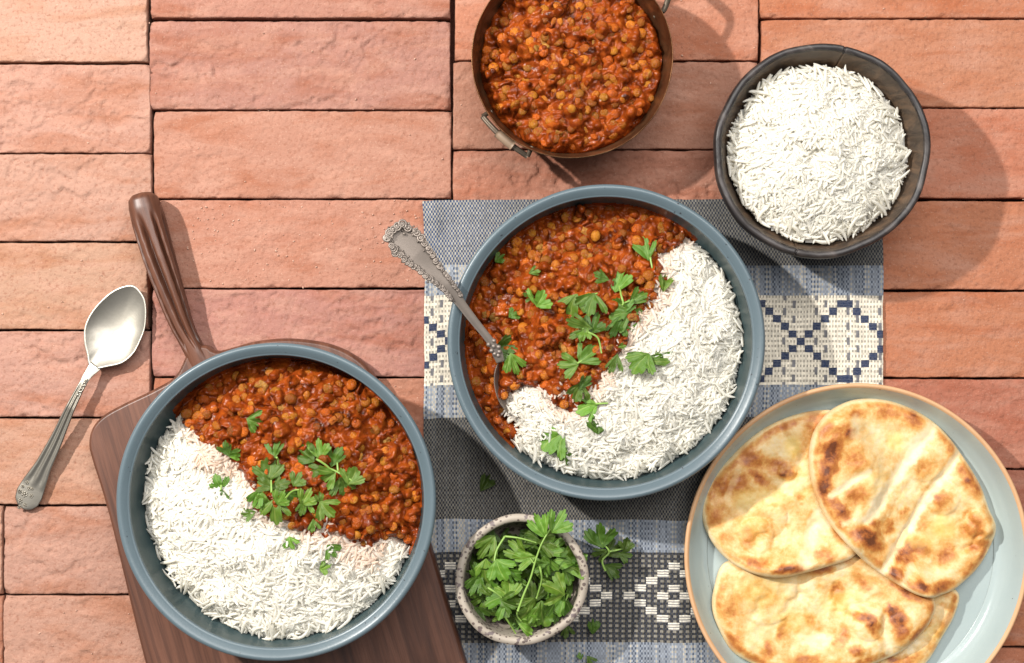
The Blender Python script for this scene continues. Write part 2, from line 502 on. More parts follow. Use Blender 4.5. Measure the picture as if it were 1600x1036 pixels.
def brick(x0, y0, x1, y1, col, rough, seed, z=0.0, low=False):
    x0, y0, x1, y1 = x0 - .4, y0 - .5, x1 + .4, y1 + .5
    st = 9.0 if low else 2.9
    def axis(a, b):
        n = max(4, int((b - a) / st))
        return np.concatenate([[0, 0.7, 1.6, 2.8], np.linspace(4.5, b - a - 4.5, n), [b - a - 2.8, b - a - 1.6, b - a - 0.7, b - a]])
    u = axis(x0, x1); v = axis(y0, y1)
    L, Wd = x1 - x0, y1 - y0
    U, V = np.meshgrid(u, v, indexing='ij')
    s = seed * 13.7
    # wavering outline
    def wav(t, k): return 0.9 * fbm(t / 60 + s + k * 7, t * 0 + k, 3, 5) + 0.55 * fbm(t / 12 + s, t * 0 + k * 3.1, 2, 8)
    wl, wr, wt, wb = wav(V, 1), wav(V, 2), wav(U, 3), wav(U, 4)
    fx = U / L; fy = V / Wd
    X = x0 + U + wl * (1 - fx) ** 6 + wr * fx ** 6
    Y = y0 + V + wt * (1 - fy) ** 6 + wb * fy ** 6
    d = np.minimum(np.minimum(U, L - U), np.minimum(V, Wd - V))
    cr = np.minimum(U, L - U) + np.minimum(V, Wd - V)
    rr = 2.3 + 1.3 * fbm(U / 20 + s, V / 20, 3, 12)
    dd = np.clip(d / rr, 0, 1)
    edge = -(1 - np.sqrt(1 - (1 - dd) ** 2 + 1e-9)) * rr
    chip = np.clip(fbm(U / 14 + s, V / 14 + s, 3, 21) - 0.10, 0, 1) * np.clip(1 - d / 9, 0, 1) * 9
    corner = np.clip(1 - cr / (11 + 5 * fbm(U / 9 + s, V / 9, 2, 4)), 0, 1) * 9
    a = fbm(U / 110 + s, V / 60 + 3, 3, 30)
    w1 = fbm(U / 26 + s, V / 26, 4, 33); w2 = fbm(U / 26, V / 26 + s, 4, 36)
    flake = fbm(U / 34 + s + 1.4 * w1, V / 26 + 1.4 * w2, 4, 40)
    ter = sstep(-0.12, -0.02, flake) + 0.8 * sstep(0.10, 0.17, flake) + 0.6 * sstep(0.28, 0.34, flake)
    mask = sstep(-0.25, 0.35, fbm(U / 70 + s, V / 50 + s, 3, 50))
    fine = fbm(U / 9 + s, V / 9, 4, 60)
    ridg = 1 - np.abs(fbm(U / 13 + s + w1, V / 11 + w2, 3, 64))
    h = 1.6 * a * rough + rough * mask * (2.3 * (ter - 1.0) + 2.9 * (ridg - 0.8)) + (0.10 + 1.2 * rough) * fine + max(0, rough - .3) * 1.7 * (1 - np.abs(fbm(U / 6 + w1 * 2, V / 5 + s + w2 * 2, 2, 75)) * 2)
    pits = np.clip(fbm(U / 5 + s, V / 5, 2, 70) - 0.46, 0, 1) * 4
    h = h * np.clip(d / 6, 0.2, 1) - pits
    h = np.where(h > 1.4, 1.4 + (h - 1.4) * .3, h)
    Z = (h + edge - chip - corner) * S + z
    nu, nv = U.shape
    XY = Wxy(np.stack([X.ravel(), Y.ravel()], 1), 0)
    top = np.concatenate([XY, Z.ravel()[:, None]], 1)
    loop = np.concatenate([np.arange(nu) * nv, (nu - 1) * nv + np.arange(1, nv),
                           np.arange(nu - 2, -1, -1) * nv + nv - 1, np.arange(nv - 2, 0, -1)])
    c = top.mean(0)
    mid = top[loop].copy(); mid[:, 2] = -0.006; mid[:, :2] += (c[:2] - mid[:, :2]) * 0.0015
    bot = top[loop].copy(); bot[:, 2] = -0.0235; bot[:, :2] += (c[:2] - bot[:, :2]) * 0.012
    n0 = len(top); m = len(loop)
    k = np.arange(m); k1 = (k + 1) % m
    F = [grid_faces(nu, nv)[:, ::-1],
         np.stack([loop[k], n0 + k, n0 + k1, loop[k1]], 1),
         np.stack([n0 + k, n0 + m + k, n0 + m + k1, n0 + k1], 1)]
    F[1] = F[1][:, ::-1]; F[2] = F[2][:, ::-1]
    o = mesh("brick", np.vstack([top, mid, bot]), np.vstack(F), M['brick'], paving)
    o.color = (*col, 1)
    return o

ORG, RUS, DEEP = (0.3735, 0.1548, 0.0901), (0.3735, 0.1448, 0.0758), (0.3201, 0.1179, 0.0737)
A0, A1, A2 = (0.3760, 0.2265, 0.1605), (0.3360, 0.1853, 0.1394), (0.3520, 0.1935, 0.1352)
B1, B2, C1, C2 = (0.300, 0.1421, 0.1077), (0.335, 0.1627, 0.1098), (0.315, 0.1441, 0.0993), (0.305, 0.1297, 0.0824)
BR = [  # x0, y0, x1, y1, colour, roughness
    (-240, -42, 229, 96, A0, .35), (-238, 101, 234, 238, A1, .9), (-236, 241, 235, 376, A1, 1.0),
    (-240, 380, 229, 514, A2, .45), (-238, 518, 233, 651, A1, 1.0), (-234, 655, 236, 788, A2, .4),
    (-470, 792, 2, 929, A1, .8), (-468, 933, 3, 1070, C2, .4),
    (6, 793, 476, 928, A1, .8), (5, 932, 475, 1068, A2, .55),
    (236, -108, 703, 27, B1, .7), (233, 33, 703, 170, B1, 1.15), (240, 174, 704, 309, B2, .35),
    (246, 313, 714, 449, B2, .35), (238, 453, 708, 588, B1, .9), (240, 592, 709, 728, C2, .6),
    (482, 732, 950, 868, C2, .6), (480, 872, 950, 1008, C2, .6), (480, 1012, 950, 1148, C2, .6), (6, 1072, 474, 1200, A2, .5),
    (711, -45, 1185, 93, ORG, .35), (708, 97, 1184, 232, C1, .55), (708, 236, 1184, 370, C2, 1.1),
    (718, 374, 1186, 510, C2, .6), (712, 514, 1184, 650, C2, .6), (956, 872, 1420, 1008, C2, .6), (956, 734, 1182, 868, C2, .6), (956, 1012, 1420, 1148, C2, .6),
    (1188, -108, 1656, 27, RUS, .4), (1190, 31, 1660, 167, ORG, .35), (1189, 170, 1658, 309, ORG, .35),
    (1191, 315, 1660, 452, RUS, .4), (1190, 457, 1660, 589, RUS, .35), (1190, 593, 1660, 731, DEEP, .45),
    (1189, 736, 1660, 871, DEEP, .45), (1424, 876, 1890, 1009, RUS, .45), (1424, 1014, 1890, 1150, RUS, .45),
]
for k in range(8):      # the paving runs on past the picture
    y = -182 + 138 * k
    if k in (0,): BR += [(-240, y, 229, y + 136, A1, .6), (711, y - 3, 1185, y + 133, C1, .6)]
    BR += [(-714, y, -244, y + 135, A1, .6), (1664, y + 6, 2134, y + 141, RUS, .5)]
for x0, c in ((-240, A2), (236, C2), (711, C2), (1188, RUS)):
    if x0 != -240: BR.append((x0, 1204 if x0 > 0 else 1208, x0 + 470, 1338, c, .5))
BR += [(236, -248, 703, -112, B1, .6), (1188, -248, 1656, -112, RUS, .5), (-470, 1074, 2, 1208, C2, .5), (-470, 1212, 2, 1346, A2, .5), (480, 1152, 950, 1200, C2, .5), (956, 1152, 1420, 1200, C2, .5), (1424, 1154, 1890, 1200, RUS, .5), (6, 1204, 232, 1338, A2, .5)]
rg = np.random.default_rng(5)
for i, (x0, y0, x1, y1, c, r) in enumerate(BR):
    j = rg.normal(0, 0.02, 3)
    dz = rg.normal(0, 0.0006)
    hid = (x0 > 700 and x1 < 1200 and y0 > 370) or y0 > 1010 or x1 < 0 or y1 < 0 or x0 > 1600 or (x0 in (480, 482, 956))
    brick(x0, y0, x1, y1, tuple(np.clip(np.array(c) * (1 + j), 0, 1)), r, i + 1, dz if not hid else 0, low=hid)

# ---------------------------------------------------------------- table runner
def table_runner():
    cw, ch = 2.5, 3.9
    X0, Y0, X1, Y1 = 662, 313, 1380, 1090
    nx, ny = int((X1 - X0) / cw), int((Y1 - Y0) / ch)
    I, J = np.meshgrid(np.arange(nx), np.arange(ny), indexing='ij')
    px = X0 + (I + .5) * cw; py = Y0 + (J + .5) * ch
    rg = np.random.default_rng(9)
    # thread colours
    cream = np.array((0.62, 0.56, 0.455)); white = np.array((0.70, 0.65, 0.55)); black = np.array((0.013, 0.017, 0.030))
    navy = np.array((0.013, 0.024, 0.062)); lblue = np.array((0.225, 0.248, 0.285)); mblue = np.array((0.062, 0.078, 0.110))
    chk = (I + J) % 2 == 0
    C = np.zeros((nx, ny, 3)); Hh = np.where(chk, 1.0, 0.75)
    warp = rg.random(nx); weft = rg.random(ny)
    # the indigo warp fades from blue on the left to near black on the right
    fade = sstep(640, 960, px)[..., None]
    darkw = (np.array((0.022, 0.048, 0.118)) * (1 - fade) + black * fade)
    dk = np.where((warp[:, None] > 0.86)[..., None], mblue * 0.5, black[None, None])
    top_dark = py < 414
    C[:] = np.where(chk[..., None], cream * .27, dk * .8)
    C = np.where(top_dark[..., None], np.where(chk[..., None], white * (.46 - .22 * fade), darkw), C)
    # pale blue plain bands
    cham = ((py >= 414) & (py < 463)) | ((py >= 603) & (py < 652)) | ((py >= 811) & (py < 862)) | (py >= 1003)
    wcol = np.where((warp[:, None] > 0.74)[..., None], cream * 0.62, np.where((warp[:, None] < 0.3)[..., None], mblue, lblue * 0.8))
    C = np.where(cham[..., None], np.where(chk[..., None], lblue * 1.12, wcol), C)
    # cream band with navy diamonds
    cb = (py >= 463) & (py < 603)
    C = np.where(cb[..., None], np.where((chk | ((I % 2) == 0))[..., None], cream * 1.08, cream * 0.50), C)
    jc = int((535 - Y0) / ch); ic = int((1264 - X0) / cw)
    kx = np.floor((I - ic + 2) / 5).astype(int); ky = np.floor((J - jc + 1) / 3).astype(int)
    lx = (I - ic + 2) % 5; ly = (J - jc + 1) % 3
    ku = np.abs(((kx + 6) % 11) - 5); ka = np.abs(ky)
    big = cb & (ku == ka)
    small = cb & (ku != ka) & ((kx + 2 * ky) % 4 == 1) & (ky % 2 == 0) & ((lx == 2) | (lx == 1))
    small |= cb & (ku != ka) & ((kx) % 4 == 2) & (ky % 2 != 0) & ((lx == 2) | (lx == 3))
    mot = big
    C = np.where(small[..., None], cream * .22 + navy * .8, C)
    C = np.where(big[..., None], np.where((ly == 3)[..., None], cream, navy * (0.8 + .5 * rg.random((nx, ny, 1)))), C)
    Hh = np.where(mot, 1.25, Hh)
    # dark band with cream stepped diamonds
    db = (py >= 862) & (py < 1003)
    st2 = (((I // 2) + J) % 2 == 0)
    C = np.where(db[..., None], np.where(st2[..., None] & (J % 2 == 0)[..., None], cream * 0.38, np.where(chk[..., None], cream * .07, black * 1.2)), C)
    jd = int((932 - Y0) / ch); idd = int((1052 - X0) / cw)
    kx = np.floor((I - idd + 3) / 7).astype(int); ky = np.floor((J - jd + 1) / 3).astype(int)
    ly = (J - jd + 1) % 3
    ku = np.abs(((kx + 5) % 10) - 5); ka = np.abs(ky)
    fl = db & (((ku + ka) == 4) | ((ku + ka) == 1))
    C = np.where(fl[..., None], white * 1.05, C)
    Hh = np.where(fl, 1.3, Hh)
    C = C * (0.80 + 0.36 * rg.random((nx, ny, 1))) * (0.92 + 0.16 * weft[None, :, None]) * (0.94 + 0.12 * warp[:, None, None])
    # vertices on half cells
    gx, gy = 2 * nx + 1, 2 * ny + 1
    U, V = np.meshgrid(np.arange(gx), np.arange(gy), indexing='ij')
    hz = np.zeros((gx, gy))
    hz[1::2, 1::2] = Hh
    hz[2:-1:2, 1::2] = 0.42 * np.minimum(Hh[1:], Hh[:-1]); hz[1::2, 2:-1:2] = 0.30
    fl3 = np.where(mot | fl, 1.2, 0)
    both = np.minimum(fl3[1:], fl3[:-1]); hz[2:-1:2, 1::2] = np.maximum(hz[2:-1:2, 1::2], both)
    pxv = X0 + U * cw / 2; pyv = Y0 + V * ch / 2
    dx = 1.6 * fbm(pyv / 90, pxv / 300, 3, 81) + .5 * fbm(pyv / 9, pxv / 9, 2, 84)
    edgewob = 3.0 * fbm(pyv / 130 + 5, pxv * 0, 3, 86)
    dy = 2.2 * fbm(pxv / 120, pyv / 200, 3, 88) + .5 * fbm(pxv / 8, pyv / 8, 2, 90) + 2.5 * sstep(700, 662, pxv) - 1.2 * sstep(690, 760, pxv) * sstep(420, 320, pyv)
    pxv = pxv + dx + edgewob; pyv = pyv + dy
    dE = np.minimum(np.minimum(U * cw / 2, (gx - 1 - U) * cw / 2), V * ch / 2)
    und = np.clip(1.0 + 1.6 * fbm(pxv / 95, pyv / 150, 3, 92), .3, 1.6)
    Z = 0.0023 + 0.0014 * und + 0.00075 * hz - 0.0010 * np.clip(1 - dE / 5, 0, 1) ** 2
    Z += 0.0045 * np.exp(-((pxv - 672) / 20) ** 2 - ((pyv - 335) / 40) ** 2)
    XY = Wxy(np.stack([pxv.ravel(), pyv.ravel()], 1), 0.003)
    Vv = np.concatenate([XY, Z.ravel()[:, None]], 1)
    F = grid_faces(gx, gy)[:, ::-1]
    cell = (np.arange(gx - 1)[:, None] // 2, np.arange(gy - 1)[None, :] // 2)
    fc = C[cell[0], cell[1]]
    half = (np.arange(gy - 1)[None, :] % 2 == 1)
    fc = np.where((mot[cell[0], cell[1]] & half)[..., None], navy * 1.1 + cream * .03, fc)
    fc = np.where((fl[cell[0], cell[1]] & half)[..., None], black * 2 + cream * .30, fc)
    fc = fc.reshape(-1, 3)
    cc = np.repeat(fc, 4, 0)
    # hem: the folded edge goes down to the bricks
    loop = np.concatenate([np.arange(gx) * gy, (gx - 1) * gy + np.arange(1, gy), np.arange(gx - 2, -1, -1) * gy + gy - 1, np.arange(gy - 2, 0, -1)])
    bot = Vv[loop].copy(); bot[:, 2] = 0.0004
    n0 = len(Vv); m = len(loop); k = np.arange(m); k1 = (k + 1) % m
    F2 = np.stack([loop[k], n0 + k, n0 + k1, loop[k1]], 1)
    hc = np.tile(np.array([[0.30, 0.31, 0.33]]), (len(F2) * 4, 1))
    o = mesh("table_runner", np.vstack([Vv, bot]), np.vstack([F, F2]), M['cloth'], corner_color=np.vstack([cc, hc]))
    tag(o, "woven blue, black and cream striped cloth with diamond patterns lying on the bricks", "cloth")
table_runner()
CZ = 0.0042   # top of the cloth

# ---------------------------------------------------------------- cutting board
BT = 0.018
def cutting_board():
    root = empty("cutting_board", W(430, 800, 0), "dark walnut board with fluted handle under the left blue bowl", "cutting board")
    out = [(289, 556), (296, 540), (322, 540), (334, 548), (352, 546), (400, 533), (455, 529), (515, 538), (562, 562), (592, 600), (612, 650), (645, 760),
           (690, 910), (728, 1036), (760, 1140), (735, 1180), (500, 1215), (330, 1235), (285, 1215),
           (258, 1140), (225, 1036), (170, 812), (143, 722), (137, 695), (142, 670), (159, 650), (190, 632), (240, 608), (272, 588)]
    P = resample(catmull(out, 10), 320)
    P = Wxy(P, BT)
    T = np.roll(P, -1, 0) - np.roll(P, 1, 0); T /= np.linalg.norm(T, axis=1)[:, None]
    N = np.stack([T[:, 1], -T[:, 0]], 1)
    area = 0.5 * np.sum(P[:, 0] * np.roll(P[:, 1], -1) - np.roll(P[:, 0], -1) * P[:, 1])
    if area < 0: N = -N                     # outward
    rings = []
    for ins, z in ((0.0020, 0.0006), (0.0008, 0.002), (0, 0.005), (0, 0.0130), (0.0003, 0.0150), (0.0009, 0.0167), (0.0016, 0.0176), (0.0025, BT)):
        rings.append(np.concatenate([P - N * ins, np.full((len(P), 1), z)], 1))
    n = len(P)
    V = np.vstack(rings)
    F = [grid_faces(len(rings), n, wrap_v=True)]
    if area < 0: F[0] = F[0][:, ::-1]
    capi = np.arange(n) + (len(rings) - 1) * n
    F.append(capi[None].copy() if area > 0 else capi[None, ::-1].copy())
    o = mesh("slab", V, F, M['walnut'], root, fix=True)
    me = o.data
    me.polygons[len(me.polygons) - 1].use_smooth = False
    # fluted handle: a tapered bar with twisting grooves
    c = catmull([(219, 303), (226, 330), (243, 392), (262, 452), (281, 508), (298, 543), (312, 570), (328, 600)], 12, closed=False)
    c = resample(c, 90, closed=False)
    t = np.linspace(0, 1, 90)
    hw = np.interp(t, [0, .02, .06, .14, .33, .56, .74, .83, .9, 1.0], [15, 22, 24.5, 26.0, 24.5, 20.5, 16.5, 16.5, 21, 34]) * S * .975
    hh = np.interp(t, [0, .02, .07, .33, .62, .80, .9, 1.0], [.009, .0125, .0138, .0135, .011, .0082, .0065, .0050])
    zc = np.interp(t, [0, .5, .80, .9, 1.0], [.0150, .0142, .0125, .0122, .0120])
    ns = 96
    th = np.linspace(0, 2 * PI, ns, endpoint=False)
    cw = np.concatenate([Wxy(c, .02), zc[:, None]], 1)
    Tn = np.gradient(cw[:, :2], axis=0); Tn /= np.linalg.norm(Tn, axis=1)[:, None]
    Sd = np.stack([-Tn[:, 1], Tn[:, 0]], 1)
    V = []
    for k in range(90):
        amp = sstep(.09, .22, t[k]) * sstep(.84, .70, t[k])
        ph = th + 0.85 * (t[k] - .4)
        gro = np.maximum(0, np.cos(ph * 8)) ** 1.3
        topside = sstep(-.35, .15, np.sin(th))
        rad = 1 - 0.50 * amp * gro * topside
        e = 0.82
        cx = np.sign(np.cos(th)) * np.abs(np.cos(th)) ** e * rad; sy = np.sign(np.sin(th)) * np.abs(np.sin(th)) ** e * rad
        V.append(np.concatenate([cw[k, :2] + Sd[k] * (cx * hw[k])[:, None], (zc[k] + sy * hh[k])[:, None]], 1))
    V = np.vstack(V)
    ends = np.vstack([cw[0] - np.array([*Tn[0], 0]) * 0.0016, cw[-1]])
    n0 = len(V)
    k = np.arange(ns); k1 = (k + 1) % ns
    F = [grid_faces(90, ns, wrap_v=True), np.stack([np.full(ns, n0), k1, k], 1), np.stack([np.full(ns, n0 + 1), 89 * ns + k, 89 * ns + k1], 1)]
    mesh("handle", np.vstack([V, ends]), F, M['walnut'], root, fix=True)
cutting_board()

# ---------------------------------------------------------------- bowls
BH = 0.060
def dinner_bowl(pxc, pyc, rpx, z0, label):
    zr = z0 + BH
    x, y, _ = W(pxc, pyc, zr)
    R = rpx * S * (H - zr) / H
    root = empty("dinner_bowl", (x, y, z0), label, "bowl", "blue grey dinner bowls of rice and curry")
    body = smooth_prof([(0.0001, .0030), (.50 * R, .0030), (.60 * R, .0008), (.64 * R, .0010), (.70 * R, .0040), (.84 * R, .013),
                        (.935 * R, .028), (.975 * R, .043), (.991 * R, .0535)], 5)
    inner = smooth_prof([(R - .0080, .0548), (R - .0086, .046), (R - .0105, .034), (R - .016, .021), (R - .027, .0125), (R - .042, .0088), (.3 * R, .0075), (.0001, .0075)], 5)
    V, F = lathe(np.vstack([body, inner]), 160)
    V[:, 0] += x; V[:, 1] += y; V[:, 2] += z0
    nb = len(body) - 1
    mlen = len(body) + len(inner)
    F = F[(F[:, 0] % mlen) != nb]
    mesh("body", V, F, M['teal'], root)
    rim = smooth_prof([(.991 * R - .0003, .0532), (.995 * R, .0550), (R - .0001, .0580), (R - .0006, .0594), (R - .0020, .0602), (R - .0036, .0598),
                       (R - .0060, .0582), (R - .0070, .0574), (R - .0080, .0568), (R - .0083, .0550), (R - .0082, .0540)], 4)
    def wob(th, r, z):
        return r + 0.0003 * np.sin(2 * th + 1) + .00015 * np.sin(5 * th), z + 0.0004 * np.sin(3 * th + .4)
    V, F = lathe(rim, 160, wob)
    V[:, 0] += x; V[:, 1] += y; V[:, 2] += z0
    mesh("rim", V, F, M['tealrim'], root)
    inner = inner[::-1]
    return (x, y), R, z0, (inner[:, 0], inner[:, 1] + z0)
LB = dinner_bowl(431, 785, 250, BT + .0005, "blue grey bowl of rice and lentil curry standing on the walnut board")
RB = dinner_bowl(947.5, 535.5, 248.5, CZ, "blue grey bowl with silver spoon standing in the middle of the cloth")

# ---------------------------------------------------------------- rice
def grain_bank(nb=10, seed=3):
    rg = np.random.default_rng(seed)
    bank = []
    ns, nr = 6, 6
    th = np.linspace(0, 2 * PI, ns, endpoint=False)
    for b in range(nb):
        t = np.linspace(-1, 1, nr + 1)
        t = np.sign(t) * np.abs(t) ** 0.8
        w = np.array([.40, .84, 1.0, 1.0, .98, .82, .36]) * rg.uniform(.92, 1.08, 7)
        bend = rg.normal(0, .20)
        V = []
        for k in range(nr + 1):
            x = t[k]; yo = bend * (x * x - .4)
            V.append(np.stack([np.full(ns, x), yo + .172 * w[k] * np.cos(th), .150 * w[k] * np.sin(th)], 1))
        bank.append(np.vstack(V))
    F = grid_faces(nr + 1, ns, wrap_v=True)[:, ::-1].copy()
    return bank, F
BANK, GF = grain_bank()

def rice_mass(P, Z, NRM, seed, name, label, length=.0066, under=None, group=None, poke=None, stain=None, wall=None):
    """P (n,2) world positions, Z heights, NRM slope direction (n,2)"""
    rg = np.random.default_rng(seed)
    n = len(P)
    az = 7 * fbm(P[:, 0] / .012 + seed, P[:, 1] / .012, 2, 300) + rg.normal(0, 1.1, n); tilt = rg.normal(0, .11, n); roll = rg.uniform(0, 2 * PI, n)
    if poke is not None: tilt = tilt + poke * rg.normal(0, .42, n)
    ln = length * rg.uniform(.78, 1.16, n)
    ln = np.where(rg.random(n) < .10, ln * .55, ln)
    wd = length * rg.uniform(.86, 1.10, n)
    which = rg.integers(0, len(BANK), n)
    G = np.array(BANK)[which]                       # n, k, 3
    G = G * np.stack([ln, wd, wd], 1)[:, None, :]
    cr, sr = np.cos(roll), np.sin(roll)
    y = G[..., 1] * cr[:, None] - G[..., 2] * sr[:, None]; z = G[..., 1] * sr[:, None] + G[..., 2] * cr[:, None]
    x = G[..., 0]
    ct, st = np.cos(tilt), np.sin(tilt)
    x, z = x * ct[:, None] - z * st[:, None], x * st[:, None] + z * ct[:, None]
    ca, sa = np.cos(az), np.sin(az)
    xx = x * ca[:, None] - y * sa[:, None]; yy = x * sa[:, None] + y * ca[:, None]
    # follow the slope of the heap
    zz = z + Z[:, None] + xx * NRM[:, 0][:, None] + yy * NRM[:, 1][:, None]
    V = np.stack([xx + P[:, 0][:, None], yy + P[:, 1][:, None], zz], 2)
    if wall is not None:        # grains rest on the inside of the bowl
        (wx, wy), (wr_, wz_) = wall
        rr = np.hypot(V[..., 0] - wx, V[..., 1] - wy)
        need = np.interp(rr, wr_, wz_, right=9) + .0003 - V[..., 2]
        lift = np.clip(need.max(1), 0, None)
        V[..., 2] += lift[:, None]
        ok = lift < .0045
        V = V[ok]; n = len(V); stain = None if stain is None else stain[ok]
        if under is not None:
            uv, uf = under
            uv = uv.copy()
            up = np.interp(np.hypot(uv[:, 0] - wx, uv[:, 1] - wy), wr_, wz_, right=9) + .0002 - uv[:, 2]
            uv[:, 2] += np.clip(up, 0, .0015)
            uf = uf[(up[uf] < .0012).all(1)]
            under = (uv, uf)
    kk = V.shape[1]
    F = (GF[None] + (np.arange(n) * kk)[:, None, None]).reshape(-1, 4)
    V = V.reshape(-1, 3)
    sv = np.zeros(n) if stain is None else stain * rg.uniform(.2, 1, n)
    sv = np.repeat(sv, kk)
    if under is not None:
        uv, uf = under
        sv = np.concatenate([sv, np.zeros(len(uv))])
        F = np.vstack([F, uf + len(V)]); V = np.vstack([V, uv])
    o = mesh(name, V, F, M['rice'], color=np.stack([sv] * 3, 1))
    tag(o, label, "rice", group, "stuff")
    return o

def heap_surface(hf, poly, lo, hi, step=.0016, drop=.0009):
    gx = np.arange(lo[0], hi[0], step); gy = np.arange(lo[1], hi[1], step)
    X, Y = np.meshgrid(gx, gy, indexing='ij')
    P = np.stack([X.ravel(), Y.ravel()], 1)
    sd = sdist(P, poly)
    Z = hf(P, sd) - drop
    F = grid_faces(len(gx), len(gy))
    keep = (sd[F] > -.002).all(1)
    V = np.concatenate([P, Z[:, None]], 1)
    F = F[keep]
    used = np.unique(F); re = np.zeros(len(V), int); re[used] = np.arange(len(used))
    return V[used], re[F]

def rice_heap(poly_px, zc, hf, n, seed, label, group, length=.0066, near=None, wall=None):
    poly = Wxy(resample(catmull(poly_px, 5), 90), zc)
    poly = poly + (poly.mean(0) - poly) * (.006 if near is not None else .03)
    lo, hi = poly.min(0) - .003, poly.max(0) + .003
    rg = np.random.default_rng(seed)
    P = rg.uniform(lo, hi, (n * 3, 2))
    sd = sdist(P, poly)
    ok = sd + .0078 * fbm(P[:, 0] / .0085 + seed, P[:, 1] / .0085, 3, 310) > -.0004
    ok &= sd > -.0022
    P = P[ok][:n]; sd = sd[ok][:n]
    e = 0.0006
    Z = hf(P, sd)
    poly2 = poly
    gx = (hf(P + [e, 0], sdist(P + [e, 0], poly2)) - Z) / e; gy = (hf(P + [0, e], sdist(P + [0, e], poly2)) - Z) / e
    N = np.clip(np.stack([gx, gy], 1), -.9, .9)
    Zj = Z + rg.uniform(-.0014, .0004, len(P)) + np.where(rg.random(len(P)) < .04, .0007, 0)
    stain = None
    if near is not None:
        d = -sdist(P, Wxy(resample(catmull(near, 5), 110), zc))
        stain = np.exp(-np.clip(d - .0005, 0, 1) / .0016) * .32 + .03 * np.exp(-np.clip(d, 0, 1) / .006)
    return rice_mass(P, Zj, N, seed + 1, "rice", label, length, heap_surface(hf, poly, lo, hi), group, np.exp(-sd / .006), stain, wall)

# heights of what is in the bowls: local radius -> z
def content_base(c, R, z0, edge, mid):
    def f(P):
        rho = np.clip(np.linalg.norm(P - np.array(c), axis=1) / (R - .012), 0, 1.1)
        return z0 + edge + (mid - edge) * (1 - rho ** 2)
    return f

RICE_L = [(275, 660), (252, 678), (238, 695), (222, 735), (211, 772), (217, 800), (223, 835), (245, 880), (264, 915), (292, 945), (330, 982), (372, 1008),
          (440, 1017), (500, 1010), (545, 996), (585, 968), (618, 930), (642, 884), (640, 858), (605, 835), (560, 830), (470, 770), (400, 740), (345, 695), (305, 660)]
RICE_R = [(1090, 372), (1120, 395), (1148, 430), (1163, 480), (1171, 530), (1165, 590), (1148, 640), (1113, 690), (1060, 728), (1000, 750), (950, 757),
          (900, 750), (850, 735), (818, 715), (806, 695), (815, 665), (793, 648), (798, 618), (830, 598), (880, 590), (925, 560), (955, 500), (1000, 450), (1030, 400)]
LBASE = content_base(LB[0], LB[1], LB[2], .033, .048)
RBASE = content_base(RB[0], RB[1], RB[2], .033, .048)
def rice_hf(base, amp, sc, seed):
    def f(P, sd):
        lump = fbm(P[:, 0] / .016 + seed, P[:, 1] / .016, 3, 140 + seed)
        return base(P) + amp * (1 - np.exp(-np.clip(sd, 0, 1) / sc)) - .006 * np.clip(1 - sd / .008, 0, 1) ** 2 + .0044 * lump
    return f
LRICE = rice_hf(LBASE, .007, .018, 1); RRICE = rice_hf(RBASE, .007, .018, 2)
# ---------------------------------------------------------------- curry
CUR_L = [(272, 655), (281, 632), (310, 600), (350, 575), (400, 561), (450, 558), (510, 568), (560, 590), (605, 622), (636, 662), (655, 710), (665, 760),
         (666, 810), (660, 850), (648, 866), (630, 852), (606, 848), (582, 882), (555, 880), (530, 858), (500, 846), (470, 834), (445, 817), (412, 806),
         (388, 795), (391, 765), (376, 738), (347, 736), (316, 726), (309, 700), (290, 674)]
CUR_R = [(1087, 366), (1076, 345), (1040, 323), (985, 311), (930, 311), (880, 318), (830, 338), (785, 372), (752, 418), (733, 470), (722, 520), (719, 570),
         (727, 620), (748, 662), (780, 684), (800, 692), (809, 672), (788, 655), (784, 630), (800, 613), (830, 605), (850, 626), (870, 650), (905, 650),
         (930, 626), (950, 590), (965, 560), (985, 530), (1008, 500), (1042, 470), (1050, 430), (1036, 402), (1056, 390)]
rice_heap(RICE_L, LB[2] + .045, LRICE, 3700, 11, "white rice filling the lower left half of the bowl on the walnut board", "heaps of boiled white rice", near=CUR_L, wall=(LB[0], LB[3]))
rice_heap(RICE_R, RB[2] + .045, RRICE, 3700, 12, "white rice filling the lower right half of the bowl with the spoon", "heaps of boiled white rice", near=CUR_R, wall=(RB[0], RB[3]))

CURRY = {}
def blur(A, it=1):
    for _ in range(it):
        A = (A + np.roll(A, 1, 0) + np.roll(A, -1, 0)) / 3
        A = (A + np.roll(A, 1, 1) + np.roll(A, -1, 1)) / 3
    return A

def lentil_bank():
    out = []
    for s in range(4):
        rg = np.random.default_rng(70 + s)
        nu, nv = 14, 8
        th = np.linspace(0, 2 * PI, nu, endpoint=False); ph = np.linspace(-PI / 2, PI / 2, nv + 1)
        T, Pp = np.meshgrid(th, ph, indexing='ij')
        x = np.cos(Pp) * np.cos(T) * rg.uniform(.94, 1.1); y = np.cos(Pp) * np.sin(T); z = np.sign(np.sin(Pp)) * np.abs(np.sin(Pp)) ** 1.1 * .58
        z = z - .08 * np.exp(-((x - .3) ** 2 + y ** 2) * 5) * (s % 2)
        V = np.stack([x, y, z], 2).reshape(-1, 3)
        out.append(make_mesh("lentil", V, grid_faces(nu, nv + 1, wrap_u=True), M['lentil']))
    return out
LENT = lentil_bank()
LCOL = [(0.50, 0.155, 0.012), (0.46, 0.17, 0.014), (0.52, 0.12, 0.009), (0.38, 0.115, 0.010), (0.56, 0.17, 0.014), (0.50, 0.10, 0.008), (0.38, 0.135, 0.014), (0.24, 0.07, 0.008)]

